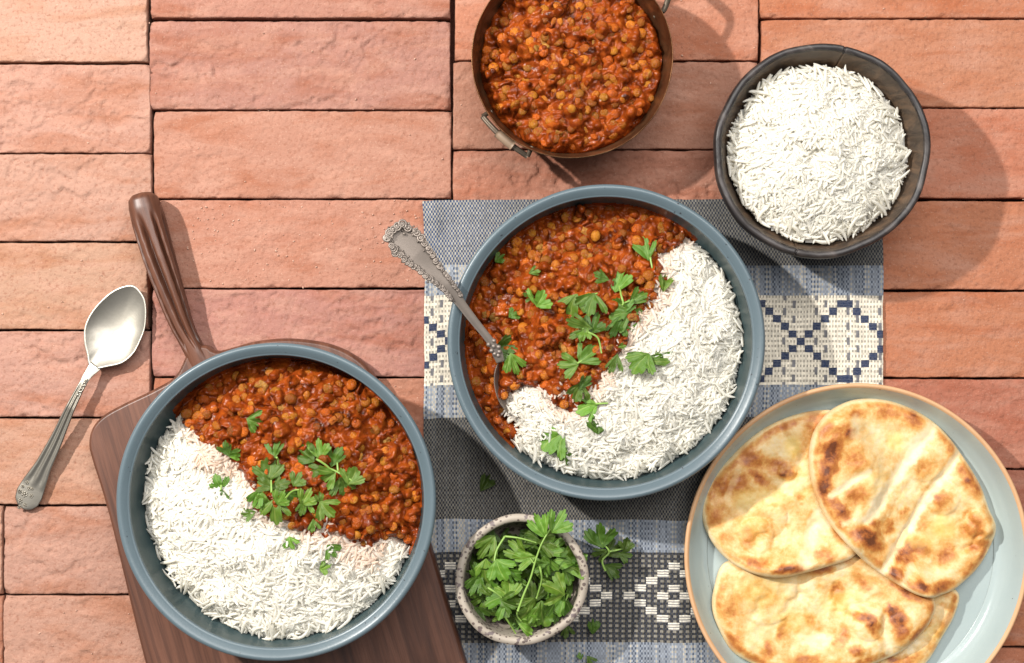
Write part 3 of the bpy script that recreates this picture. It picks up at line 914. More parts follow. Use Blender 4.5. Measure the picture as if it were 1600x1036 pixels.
def curry(key, poly_px, zc, base, label, seed, nlent, over, wall):
    poly = Wxy(resample(catmull(poly_px, 5), 110), zc)
    c0 = poly.mean(0)
    root = empty("lentil_curry", (c0[0], c0[1], base(c0[None])[0]), label, "lentil curry", "portions of red lentil curry")
    st = 1.35 * S
    lo, hi = poly.min(0) - .006, poly.max(0) + .006
    gx = np.arange(lo[0], hi[0], st); gy = np.arange(lo[1], hi[1], st)
    X, Y = np.meshgrid(gx, gy, indexing='ij')
    P = np.stack([X.ravel(), Y.ravel()], 1)
    sd = sdist(P, poly).reshape(X.shape)
    u, v = X / S, Y / S
    sd = sd + .0022 * fbm(u / 16 + seed, v / 16, 3, 170)
    rw = wall[1] - np.hypot(X - wall[0][0], Y - wall[0][1])
    b = base(P).reshape(X.shape)
    w = fbm(u / 30 + seed, v / 30, 3, 180)
    hgt = .0050 * fbm(u / 48 + seed, v / 48, 3, 150) + .0052 * fbm(u / 21 + 1.6 * w, v / 21 + 1.6 * w, 3, 155) + .0010 * fbm(u / 7 + 2 * w, v / 7, 2, 160)
    hgt = hgt - .0055 * sstep(.80, .97, 1 - np.abs(fbm(u / 34 + 1.2 * w, v / 34 + seed, 2, 158)) * 2.2) * sstep(-.1, .3, fbm(u / 60, v / 60 + seed, 2, 162))
    rg = np.random.default_rng(seed)
    # sauce coated lentils and scraps of onion and tomato stand up as lumps
    def stamp(A, x, y, r, hh, asp, ang):
        i0, j0 = int((x - lo[0]) / st), int((y - lo[1]) / st); k = int(r * 1.6 / st) + 1
        i1, i2, j1, j2 = max(i0 - k, 0), min(i0 + k, A.shape[0]), max(j0 - k, 0), min(j0 + k, A.shape[1])
        if i2 <= i1 or j2 <= j1: return
        dx = X[i1:i2, j1:j2] - x; dy = Y[i1:i2, j1:j2] - y
        a = (dx * math.cos(ang) + dy * math.sin(ang)) / (r * asp); c = (-dx * math.sin(ang) + dy * math.cos(ang)) / r
        q = np.clip(1 - a * a - c * c, 0, 1)
        ctr = A[min(max(i0, 0), A.shape[0] - 1), min(max(j0, 0), A.shape[1] - 1)]
        A[i1:i2, j1:j2] = np.maximum(A[i1:i2, j1:j2], np.where(q > 0, ctr - .0012 + hh * np.sqrt(q), -1))
    area = (sd > 0).sum() * st * st
    nl = int(area / (17 * S) ** 2)
    cand = P[rg.integers(0, len(P), nl * 3)]
    for x, y in cand[:nl]:
        stamp(hgt, x, y, rg.uniform(4.5, 9.5) * S, rg.uniform(.0022, .0078), rg.choice([1.0, 1.05, 1.15, 1.3, 1.8]), rg.uniform(0, PI))
    hgt = blur(hgt, 1)
    for x, y in cand[nl:nl + nl // 3]:
        stamp(hgt, x, y, rg.uniform(2.2, 4) * S, rg.uniform(.0014, .0026), rg.uniform(1, 3.0), rg.uniform(0, PI))
    hgt = hgt + .0004 * fbm(u / 4.2 + w, v / 4.2, 2, 190) + .0012 * np.abs(fbm(u / 9 + 2 * w, v / 9 + seed, 2, 194))
    edge = sstep(-.0018, .0055, sd)
    Z = b + over * edge + hgt * np.clip(edge + .15, 0, 1) - .010 * (1 - sstep(-.004, .0022, sd))
    if len(wall) > 2:
        Z = np.maximum(Z, np.interp(np.hypot(X - wall[0][0], Y - wall[0][1]), wall[2][0], wall[2][1]) + .0004)
    F = grid_faces(*X.shape)
    keep = (sd.ravel()[F] > -.0045).all(1) & (rw.ravel()[F] > 0).all(1)
    F = F[keep]
    V = np.concatenate([P, Z.ravel()[:, None]], 1)
    used = np.unique(F); re = np.zeros(len(V), int); re[used] = np.arange(len(used))
    mesh("sauce", V[used], re[F], M['sauce'], root)
    CURRY[key] = (lo, st, Z, sd)
    nlent = int(nlent * .70); n = 0; placed = []
    tries = 0
    while n < nlent and tries < 20000:
        tries += 1
        i = rg.integers(2, X.shape[0] - 2); j = rg.integers(2, X.shape[1] - 2)
        if sd[i, j] < .0015 or rw[i, j] < .004: continue
        p = np.array([X[i, j], Y[i, j]])
        r = rg.uniform(6.6, 9.2) * S
        if placed and np.min(np.linalg.norm(np.array(placed) - p, axis=1)) < r * 1.55: continue
        placed.append(p)
        o = add_obj("lentil", LENT[n % 4])
        o.parent = root
        tl = abs(rg.normal(0, .42)); az = rg.uniform(0, 2 * PI)
        o.matrix_parent_inverse = Matrix.Translation(-root.location)
        o.location = (p[0], p[1], Z[i, j] - r * rg.uniform(.10, .46))
        o.rotation_euler = (tl * math.cos(az), tl * math.sin(az), rg.uniform(0, 2 * PI))
        o.scale = (r, r * rg.uniform(.85, 1), r)
        c = np.array(LCOL[rg.integers(0, len(LCOL))]) * rg.uniform(.55, .95)
        o.color = (*c, 1)
        n += 1
    # pieces of softened onion
    for k in range(22):
        i = rg.integers(2, X.shape[0] - 2); j = rg.integers(2, X.shape[1] - 2)
        if sd[i, j] < .003 or rw[i, j] < .006: continue
        o = add_obj("onion_piece", ONION[k % 3]); o.parent = root
        o.matrix_parent_inverse = Matrix.Translation(-root.location)
        o.location = (X[i, j], Y[i, j], Z[i, j] + .0002)
        o.rotation_euler = (rg.normal(0, .35), rg.normal(0, .35), rg.uniform(0, 2 * PI))
        sc_ = rg.uniform(6, 10) * S
        o.scale = (sc_, sc_ * rg.uniform(.5, .9), sc_)
        c = np.array(((0.40, 0.19, 0.035), (0.36, 0.10, 0.012), (0.30, 0.15, 0.03))[k % 3]) * rg.uniform(.8, 1.1)
        o.color = (*c, 1)
    return root
ONION = []
for q_ in range(3):
    r_ = np.random.default_rng(90 + q_)
    a_ = np.linspace(0, 2 * PI, 12, endpoint=False)
    rr_ = r_.uniform(.75, 1.1, 12)
    P_ = np.stack([np.sign(np.cos(a_)) * np.abs(np.cos(a_)) ** .6 * rr_, np.sign(np.sin(a_)) * np.abs(np.sin(a_)) ** .6 * rr_], 1)
    rings_ = [np.concatenate([P_ * f, np.full((12, 1), z) + .18 * P_[:, :1] ** 2], 1) for f, z in ((.9, -.16), (1, -.05), (1, .05), (.88, .15), (.5, .17), (.01, .18))]
    ONION.append(make_mesh("onion_piece", np.vstack(rings_), grid_faces(6, 12, wrap_v=True)[:, ::-1].copy(), M['lentil']))
curry('L', CUR_L, LB[2] + .044, content_base(LB[0], LB[1], LB[2], .026, .0475), "red brown lentil curry in the bowl on the walnut board", 21, 240, .0062, (LB[0], LB[1] - .0100, LB[3]))
curry('R', CUR_R, RB[2] + .044, content_base(RB[0], RB[1], RB[2], .025, .0475), "red lentil curry around the silver spoon in the middle bowl", 22, 270, .0058, (RB[0], RB[1] - .0100, RB[3]))

# ---------------------------------------------------------------- copper pot
def pot():
    zr = .056
    x, y, _ = W(894, 91, zr)
    R = 157.5 * S * (H - zr) / H
    root = empty("copper_pot", (x, y, 0), "brown copper pot full of lentil curry at the top edge", "pot")
    prof = smooth_prof([(.0001, .0012), (.60 * R, .0012), (.76 * R, .006), (.86 * R, .02), (.93 * R, .038), (.985 * R, .0545), (.998 * R, .0558), (R, .0566), (.996 * R, .0570),
                        (.985 * R, .0562), (.925 * R, .038), (.85 * R, .021), (.75 * R, .008), (.55 * R, .0035), (.0001, .0035)], 5)
    V, F = lathe(prof, 140, lambda th, r, z: (r * (1 + .004 * np.sin(2 * th + .3) + .0025 * np.sin(5 * th)), z + .0005 * np.sin(3 * th) * (z > .03)))
    V[:, 0] += x; V[:, 1] += y
    mesh("body", V, F, M['copper'], root)
    for a0 in (math.radians(-131.5), math.radians(47)):
        d = np.array([math.cos(a0), math.sin(a0)]); tn = np.array([-d[1], d[0]])
        lower = a0 < 0
        # swinging loop: a round bar that folds up against the wall below the rim
        u = np.linspace(-1, 1, 25)
        L = 45 * S if lower else 50 * S
        out = (.0022 + .0012 * (1 - u ** 2)) if lower else (.0005 + .0165 * (1 - u ** 4))
        pts = np.stack([x + d[0] * (R - .001 + out) + tn[0] * L * u, y + d[1] * (R - .001 + out) + tn[1] * L * u,
                        (.044 + .004 * (1 - u ** 2)) if lower else (.046 + .006 * (1 - u ** 2))], 1)
        if lower:
            # the wall curves away, so the ends bend in to the pot
            back = R - np.sqrt(np.maximum(R * R - (L * u) ** 2, 0))
            pts[:, 0] -= d[0] * back * .30; pts[:, 1] -= d[1] * back * .30
        hd = Parts()
        # flat bar of two strips
        for off in (-.0006, .0006):
            q = pts.copy(); q[:, 0] += d[0] * off; q[:, 1] += d[1] * off
            hd.add(*tube(q, .0013 if lower else .0017, 8))
        h = hd.build("handle", M['strap'], root)
        s = (u > -.28) & (u < .42) if lower else (u > -.35) & (u < .35)
        q = pts[s]
        V2, F2 = tube(q, .0031, 14)
        sl = mesh("sleeve", V2, F2, M['sleeve'], None)
        sl.parent = h; sl.matrix_parent_inverse = h.matrix_parent_inverse.copy() @ Matrix.Identity(4)
        sl.matrix_parent_inverse = Matrix.Identity(4)
        # riveted bracket on the wall
        for sgn in (-1, 1):
            br = Parts()
            e = pts[0] if sgn < 0 else pts[-1]
            wall = np.array([x, y]) + (e[:2] - np.array([x, y])) / np.linalg.norm(e[:2] - np.array([x, y])) * (R * .955)
            br.add(*tube(np.array([[e[0], e[1], e[2]], [(e[0] + wall[0]) / 2, (e[1] + wall[1]) / 2, .045], [wall[0], wall[1], .042]]), .0016, 8))
            br.build("bracket", M['strap'], root)
    return (x, y), R
PC, PR = pot()
th = np.linspace(0, 2 * PI, 40, endpoint=False)
zc = .042
PB = lambda P: .0345 + .007 * (1 - (np.linalg.norm(P - np.array(PC), axis=1) / PR) ** 2)
pc = [PX(PC[0] + (PR * .925) * math.cos(a), PC[1] + (PR * .925) * math.sin(a), zc) for a in th]
curry('P', pc, zc, PB, "red lentil curry filling the brown copper pot", 23, 240, .0035, (PC, PR * .925))

# ---------------------------------------------------------------- wooden bowl with rice
def wooden_bowl():
    zr = .058
    x, y, _ = W(1282, 236, zr)
    R = 168.5 * S * (H - zr) / H
    root = empty("wooden_bowl", (x, y, CZ), "dark carved wooden bowl heaped with plain white rice", "bowl")
    def wob(th, r, z):
        k = r / R
        irr = 1 + .012 * fbm(np.cos(th) * 2.2 + 3, np.sin(th) * 2.2, 3, 215) + .008 * np.sin(2 * th + .6) + .006 * np.sin(3 * th + 2) + .004 * np.sin(7 * th) + .0025 * np.sin(13 * th + 1)
        crack = 0
        for a in (math.radians(77), math.radians(-104)):
            crack = crack + np.exp(-((th - a % (2 * PI)) / .006) ** 2)
        zz = z + .0012 * np.sin(2 * th + 1) * k + .0006 * np.sin(9 * th) * k + .0005 * fbm(np.cos(th) * 5, np.sin(th) * 5 + k * 5, 3, 210) * (k > .8) - .0030 * crack * (k > .84)
        return r * irr, zz
    out = smooth_prof([(.0001, .0006), (.42 * R, .0006), (.60 * R, .006), (.80 * R, .019), (.94 * R, .037), (.995 * R, .050), (R, .0545), (.995 * R, .0572)], 6)
    rim = smooth_prof([(.9945 * R, .0570), (.985 * R, .0583), (.965 * R, .0588), (.940 * R, .0582), (.930 * R, .0568)], 5)
    inn = smooth_prof([(.9305 * R, .0570), (.915 * R, .0525), (.86 * R, .041), (.76 * R, .027), (.6 * R, .016), (.4 * R, .011), (.0001, .0095)], 7)
    n = 720
    for nm, pr, mt in (("outside", out, 'charwood'), ("rim", rim, 'charwood'), ("inside", inn, 'darkwood')):
        def wob2(th, r, z, nm=nm):
            r2, z2 = wob(th, r, z)
            if nm == "inside":   # gouge marks
                z2 = z2 + .0007 * np.sin(r / R * 60 + 6 * fbm(th * 5, r / R * 6, 2, 200))
            return r2, z2 + CZ
        V, F = lathe(pr, n, wob2)
        V[:, 0] += x; V[:, 1] += y
        mesh(nm, V, F, M[mt], root)
    inn = inn[::-1]
    return (x, y), R, (inn[:, 0] * .975, inn[:, 1] + CZ)
WC, WR, WWALL = wooden_bowl()
RW = [(1286 + 150 * math.cos(a) * (1 + .03 * math.sin(3 * a)), 240 + 146 * math.sin(a) * (1 + .03 * math.sin(2 * a + 1))) for a in np.linspace(0, 2 * PI, 30, endpoint=False)]
wrc = np.array(W(1286, 240, .06)[:2])
def wr_hf(P, sd):
    rho = np.linalg.norm(P - wrc, axis=1) / (148 * S)
    lump = fbm(P[:, 0] / .014, P[:, 1] / .014, 3, 230)
    return CZ + .036 + .028 * np.clip(1 - rho ** 2.2, -.3, 1) + .0040 * lump
rice_heap(RW, .058, wr_hf, 3200, 14, "plain white rice heaped in the dark wooden bowl", "heaps of boiled white rice", wall=(WC, WWALL))

# ---------------------------------------------------------------- plate and flatbreads
PLX, PLY, PLR = 1338, 868, 269
def plate():
    zr = .027
    x, y, _ = W(PLX, PLY, zr)
    R = PLR * S * (H - zr) / H
    root = empty("dinner_plate", (x, y, .002), "pale blue grey plate with bare tan rim holding flatbreads", "plate")
    z0 = .003
    body = smooth_prof([(.0001, z0 + .002), (.68 * R, z0 + .002), (.72 * R, z0), (.76 * R, z0 + .001), (.88 * R, z0 + .006), (.965 * R, z0 + .0165), (.992 * R, z0 + .022)], 5)
    rim = smooth_prof([(.9915 * R, z0 + .0215), (R, z0 + .0235), (.9995 * R, z0 + .0250), (.992 * R, z0 + .0258), (.982 * R, z0 + .0256), (.973 * R, z0 + .0246)], 5)
    inn = smooth_prof([(.9735 * R, z0 + .0247), (.965 * R, z0 + .0225), (.93 * R, z0 + .0135), (.885 * R, z0 + .0068), (.845 * R, z0 + .0048), (.80 * R, z0 + .0045), (.0001, z0 + .0045)], 6)
    wob = lambda th, r, z: (r * (1 + .0022 * np.sin(2 * th) + .0012 * np.sin(5 * th + 1)), z + .0004 * np.sin(3 * th) * (z > .012))
    for nm, pr, mt in (("underside", body, 'plate'), ("rim", rim, 'platerim'), ("glazed_face", inn, 'plate')):
        V, F = lathe(pr, 180, wob)
        V[:, 0] += x; V[:, 1] += y
        mesh(nm, V, F, M[mt], root)
    return z0 + .0045
PZ = plate()

Z8 = lambda P: np.stack([1040 + np.asarray(P, float)[:, 0] / 2.19, 563 + np.asarray(P, float)[:, 1] / 2.19], 1)
# height map of what already lies on the plate, in photograph pixels
HG0, HST = np.array([1070.0, 600.0]), 3.0
HM = np.full((180, 170), PZ)

def flatbread(out8, label, seed, brown, pale, butter, crease, blist, zt, thick=.0105, ang=0):
    global HM
    rg = np.random.default_rng(seed)
    out = resample(catmull(Z8(out8), 8), 220)
    # membrane resting on what is below
    gi = HG0[0] + np.arange(HM.shape[0]) * HST; gj = HG0[1] + np.arange(HM.shape[1]) * HST
    GX, GY = np.meshgrid(gi, gj, indexing='ij')
    GP = np.stack([GX.ravel(), GY.ravel()], 1)
    sdg = sdist(GP, out).reshape(GX.shape)
    B = np.where(sdg > -6, HM, PZ)
    Bm = B.copy()
    for _ in range(90): Bm = np.maximum(B, blur(Bm, 1))
    Bm = blur(Bm, 3) + .0004
    def samp(A, P):
        a = np.clip((P[:, 0] - HG0[0]) / HST, 0, A.shape[0] - 1.001); b = np.clip((P[:, 1] - HG0[1]) / HST, 0, A.shape[1] - 1.001)
        i, j = a.astype(int), b.astype(int); fa, fb = a - i, b - j
        return A[i, j] * (1 - fa) * (1 - fb) + A[i + 1, j] * fa * (1 - fb) + A[i, j + 1] * (1 - fa) * fb + A[i + 1, j + 1] * fa * fb
    c = out.mean(0)
    nr = 78
    tt = 1 - (1 - np.linspace(0, 1, nr)) ** 1.25
    Rn = c + (out - c)[None] * tt[:, None, None]              # rings, n, 2
    P = Rn.reshape(-1, 2)
    sd = np.abs(sdist(P, out)); sd[(nr - 1) * 220:] = 0
    def topf(P, sd):
        q = (P - np.array([1040, 563])) * np.array([2.19, 2.19]) - 0
        q[:, 1] = (P[:, 1] - 563) * 2.19; q[:, 0] = (P[:, 0] - 1040) * 2.19
        pil = np.sqrt(np.clip(1 - (1 - np.clip(sd / 15, 0, 1)) ** 2, 0, 1))
        h = thick * (.30 + .50 * pil + .20 * np.exp(-((sd - 22) / 20) ** 2))
        h = np.where(sd < 1e-6, thick * .30, h)
        h = h + pil * (.0016 * fbm(P[:, 0] / 45 + seed, P[:, 1] / 45, 3, 250) + .0007 * fbm(P[:, 0] / 13 + seed, P[:, 1] / 13, 3, 255))
        for (x1, y1, x2, y2, w, dp) in crease:
            a = np.array([x1, y1], float); b = np.array([x2, y2], float); ab = b - a
            t = np.clip(((q - a) @ ab) / (ab @ ab), 0, 1)
            dd = np.linalg.norm(q - (a + t[:, None] * ab) - (6 * np.sin(t * 9 + seed))[:, None] * np.array([ab[1], -ab[0]]) / np.linalg.norm(ab), axis=1)
            h = h - .62 * dp * np.exp(-(dd / w) ** 2) * pil
        for (bx, by, r, hh) in blist:
            d = np.linalg.norm(q - np.array([bx, by]), axis=1) / r
            h = h + hh * np.sqrt(np.clip(1 - d * d, 0, 1)) * pil
        return h, q
    h, q = topf(P, sd)
    nz = fbm(q[:, 0] / 60 + seed, q[:, 1] / 60, 4, 260); nz2 = fbm(q[:, 0] / 22 + seed, q[:, 1] / 22, 3, 266)
    nb = np.zeros(len(P))
    for (bx, by, rx, ry, a, k) in brown:
        a = math.radians(a)
        dx = q[:, 0] - bx + 16 * nz2; dy = q[:, 1] - by + 16 * nz
        u = (dx * math.cos(a) + dy * math.sin(a)) / rx; v = (-dx * math.sin(a) + dy * math.cos(a)) / ry
        d = np.sqrt(u * u + v * v) * (1 + .35 * nz2)
        nb = np.maximum(nb, .88 * k * (1 - sstep(.15, 1.18, d)) * (1 + .30 * nz2))
    nb = np.clip(1.05 * nb + .17 + .24 * nz + .10 * nz2, 0, 1)
    nb = np.maximum(nb, (.40 + .45 * nz + .2 * nz2) * sstep(2, 6, sd) * sstep(26, 10, sd))
    bt = np.zeros(len(P)); pl = np.zeros(len(P))
    for (bx, by, rx, ry, k) in butter:
        d = np.sqrt(((q[:, 0] - bx) / rx) ** 2 + ((q[:, 1] - by) / ry) ** 2) * (1 + .5 * nz)
        bt = np.maximum(bt, k * (1 - sstep(.3, 1.0, d)))
    for (x1, y1, x2, y2, w, k) in pale:
        a = np.array([x1, y1], float); b = np.array([x2, y2], float); ab = b - a
        t = np.clip(((q - a) @ ab) / (ab @ ab), 0, 1)
        dd = np.linalg.norm(q - (a + t[:, None] * ab), axis=1) * (1 + .5 * nz2)
        pl = np.maximum(pl, k * (1 - sstep(w * .4, w, dd)))
    rim = 1 - sstep(2, 9, sd)
    pl = np.maximum(pl, .45 * rim)
    nb = nb * (1 - .7 * pl)
    zb = samp(Bm, P)
    Zt = zb + h
    zz = float(Zt[(nr // 2) * 220:].mean())
    XY = np.stack([(P[:, 0] - 800) * S * (H - zz) / H, -(P[:, 1] - 518) * S * (H - zz) / H], 1)
    V = np.concatenate([XY, Zt[:, None]], 1)
    # underside
    er = np.arange(220) + (nr - 1) * 220
    side = V[er].copy(); side[:, 2] = zb[er] + .0012; side[:, :2] += (V[:220, :2].mean(0) - side[:, :2]) * .010
    bot = side.copy(); bot[:, 2] = zb[er]; bot[:, :2] += (V[:220, :2].mean(0) - bot[:, :2]) * .05
    n0 = len(V)
    V2 = np.vstack([V, side, bot])
    F = grid_faces(nr, 220, wrap_v=True)
    k = np.arange(220); k1 = (k + 1) % 220
    F = np.vstack([F[:, ::-1], np.stack([er[k], er[k1], n0 + k1, n0 + k], 1), np.stack([n0 + k, n0 + k1, n0 + 220 + k1, n0 + 220 + k], 1)])
    Cc = np.stack([nb, bt, pl], 1)
    Cc = np.vstack([Cc, np.tile([[.12, 0, .4]], (440, 1))])
    o = mesh("flatbread", V2, [F, np.array([n0 + 220 + k])], M['naan'], color=Cc, fix=True)
    tag(o, label, "flatbread", "flatbreads piled on the plate")
    hg, _ = topf(GP, np.clip(sdg.ravel(), 0, 999))
    HM = np.where(sdg > -4, np.maximum(HM, Bm + np.where(sdg > 0, hg.reshape(GX.shape), thick * .5)), HM)

flatbread([(1008, 800), (992, 880), (952, 950), (900, 1036), (830, 1090), (700, 1100), (600, 1020), (640, 880), (780, 800), (930, 770)],
          "pale flatbread mostly hidden at the bottom of the pile", 31,
          [(880, 900, 50, 25, -40, .45), (840, 1020, 60, 25, -20, .5), (920, 990, 30, 12, -30, .3), (780, 1030, 30, 20, 0, .6)], [(930, 850, 980, 900, 25, .3)], [(940, 930, 70, 40, .3)], [], [], .018, .009)
flatbread([(300, 682), (205, 700), (172, 780), (164, 860), (188, 930), (230, 1000), (290, 1040), (380, 1076), (520, 1086), (650, 1058), (720, 1033), (800, 1000), (870, 940),
           (910, 880), (918, 820), (860, 750), (700, 672), (500, 660)],
          "flatbread with charred patches lying under the left and top flatbreads", 32,
          [(790, 900, 45, 70, -20, .80), (770, 860, 40, 25, 40, .85), (690, 880, 28, 85, -25, .70), (660, 870, 60, 20, 20, .7), (650, 990, 40, 25, 20, .6), (600, 950, 30, 50, 20, .45),
           (350, 1000, 30, 40, 10, .40), (400, 930, 20, 50, 10, .45), (230, 880, 60, 80, -40, .26), (700, 770, 80, 40, 20, .38), (830, 790, 90, 30, 25, .62), (590, 800, 25, 60, 15, .38),
           (500, 890, 25, 30, 0, .4), (545, 720, 60, 16, -20, .55), (480, 1030, 90, 25, 0, .45), (850, 930, 50, 25, -45, .6), (290, 780, 130, 90, 0, .10), (230, 980, 40, 50, 40, .35)],
          [(745, 880, 760, 1000, 16, .6), (640, 830, 720, 860, 16, .5), (720, 780, 640, 850, 12, .4)],
          [(330, 790, 130, 90, .30), (600, 830, 90, 60, .45), (430, 900, 120, 60, .3)],
          [(740, 830, 760, 1010, 16, .0030), (700, 820, 580, 870, 14, .0022), (350, 800, 300, 870, 14, .0020), (460, 800, 400, 870, 12, .0018), (270, 760, 340, 790, 12, .0016), (580, 770, 590, 860, 10, .002)],
          [(345, 800, 110, .0026), (800, 920, 60, .002), (690, 900, 55, .002)], .022)
flatbread([(580, 172), (480, 180), (380, 215), (300, 265), (230, 330), (165, 400), (130, 480), (133, 560), (165, 630), (215, 685), (290, 725), (380, 740), (470, 725), (560, 700),
           (640, 672), (710, 600), (735, 450), (700, 300), (640, 200)],
          "left flatbread leaning against the plate with a golden dimpled face", 33,
          [(300, 345, 70, 40, 10, .62), (420, 388, 36, 20, 5, .85), (330, 410, 80, 26, 40, .50), (230, 430, 60, 90, 40, .40), (180, 530, 40, 60, 0, .42), (290, 600, 45, 70, 25, .52), (330, 560, 60, 60, 0, .32),
           (400, 710, 70, 20, 0, .75), (300, 690, 70, 30, 15, .50), (520, 660, 70, 40, -10, .36), (510, 225, 50, 80, 10, .42), (390, 370, 80, 40, 30, .40), (600, 590, 40, 40, 0, .35), (370, 490, 20, 14, 0, .4),
           (200, 610, 50, 40, 45, .3), (560, 300, 60, 80, 0, .3), (460, 470, 25, 14, 0, .45), (450, 560, 90, 50, 0, .12)],
          [(470, 690, 520, 540, 34, .7), (250, 380, 210, 470, 16, .35), (420, 440, 540, 390, 25, .45)],
          [(440, 300, 40, 60, .75), (330, 470, 160, 60, .45), (500, 430, 120, 80, .3), (280, 560, 90, 70, .25)],
          [(470, 700, 510, 560, 18, .0030), (250, 520, 400, 560, 16, .0018), (280, 630, 340, 590, 9, .0020), (390, 220, 460, 340, 16, .0020), (250, 390, 200, 470, 14, .0016)],
          [(310, 600, 62, .003), (350, 540, 70, .0018), (420, 380, 34, .0016)], .024)
flatbread([(680, 133), (780, 140), (880, 180), (960, 240), (1030, 330), (1090, 430), (1122, 515), (1146, 575), (1128, 640), (1080, 720), (1010, 778), (930, 806), (860, 800), (790, 765),
           (700, 705), (610, 620), (550, 540), (510, 450), (493, 350), (502, 260), (540, 195), (600, 155)],
          "topmost flatbread with dark browned left edge and pale scored lines", 34,
          [(560, 330, 44, 150, 12, .80), (535, 440, 40, 60, 0, .85), (590, 500, 40, 75, -35, .80), (610, 240, 50, 45, 30, .72), (650, 180, 60, 26, 0, .45), (860, 200, 60, 45, 20, .60), (770, 185, 70, 30, 0, .38),
           (640, 340, 70, 60, -20, .45), (640, 460, 70, 45, -35, .40), (690, 610, 80, 42, 40, .82), (650, 590, 40, 40, 0, .7), (765, 570, 36, 32, 0, .55), (825, 520, 26, 20, 0, .40), (780, 725, 40, 36, 30, .80),
           (860, 640, 90, 40, 10, .66), (820, 670, 50, 40, 0, .72), (960, 670, 50, 45, 0, .55), (1040, 400, 36, 80, -28, .55), (1070, 430, 40, 60, -20, .5), (1060, 580, 50, 70, 0, .40), (1080, 640, 70, 24, -20, .5),
           (930, 770, 90, 30, -8, .62), (870, 770, 36, 26, 0, .85), (1000, 300, 50, 60, -30, .38), (880, 370, 60, 60, 0, .22), (940, 470, 50, 80, 0, .32), (890, 560, 40, 50, 0, .28), (1050, 720, 80, 40, -35, .32),
           (720, 560, 40, 30, 0, .4), (545, 230, 40, 60, 30, .5)],
          [(560, 460, 690, 380, 15, .75), (690, 540, 920, 230, 30, .85), (740, 720, 1010, 320, 22, .85), (800, 760, 840, 700, 12, .6), (600, 560, 640, 540, 10, .5), (650, 200, 640, 250, 26, .5)],
          [(960, 580, 70, 60, .65), (790, 280, 40, 50, .55), (880, 620, 90, 40, .35), (730, 420, 90, 60, .2)],
          [(560, 460, 700, 375, 15, .0020), (680, 560, 925, 225, 20, .0030), (740, 720, 1010, 320, 15, .0042), (1040, 530, 1080, 600, 9, .0030), (1080, 600, 1040, 650, 9, .0026), (1085, 600, 1130, 620, 8, .0024),
           (1000, 650, 1120, 640, 9, .0022), (810, 760, 840, 720, 8, .0026)],
          [(1085, 565, 55, .0040), (955, 475, 60, .0016), (890, 350, 70, .0014), (690, 620, 60, .0014), (870, 660, 60, .0012)], .036, .0115)

# ---------------------------------------------------------------- speckled bowl
def herb_bowl():
    zr = CZ + .044
    x, y, _ = W(815, 906.5, zr)
    R = 103.5 * S * (H - zr) / H
    prof = smooth_prof([(.0001, .001), (.55 * R, .001), (.72 * R, .006), (.90 * R, .020), (.985 * R, .036), (R, .0420), (.985 * R, .0436), (.945 * R, .0444), (.905 * R, .0440), (.878 * R, .0424),
                        (.865 * R, .038), (.83 * R, .025), (.72 * R, .012), (.5 * R, .007), (.0001, .006)], 6)
    def wob(th, r, z):
        return r * (1 + .012 * np.sin(2 * th + .8) + .008 * np.sin(3 * th + 2) + .004 * np.sin(8 * th)), CZ + z + (.0010 * np.sin(2 * th) + .0005 * np.sin(7 * th)) * (z / .044)
    V, F = lathe(prof, 160, wob)
    o = mesh("herb_bowl", V, F, M['speckle'])
    o.location = (x, y, 0)
    tag(o, "small speckled cream clay bowl holding green coriander", "bowl")
herb_bowl()

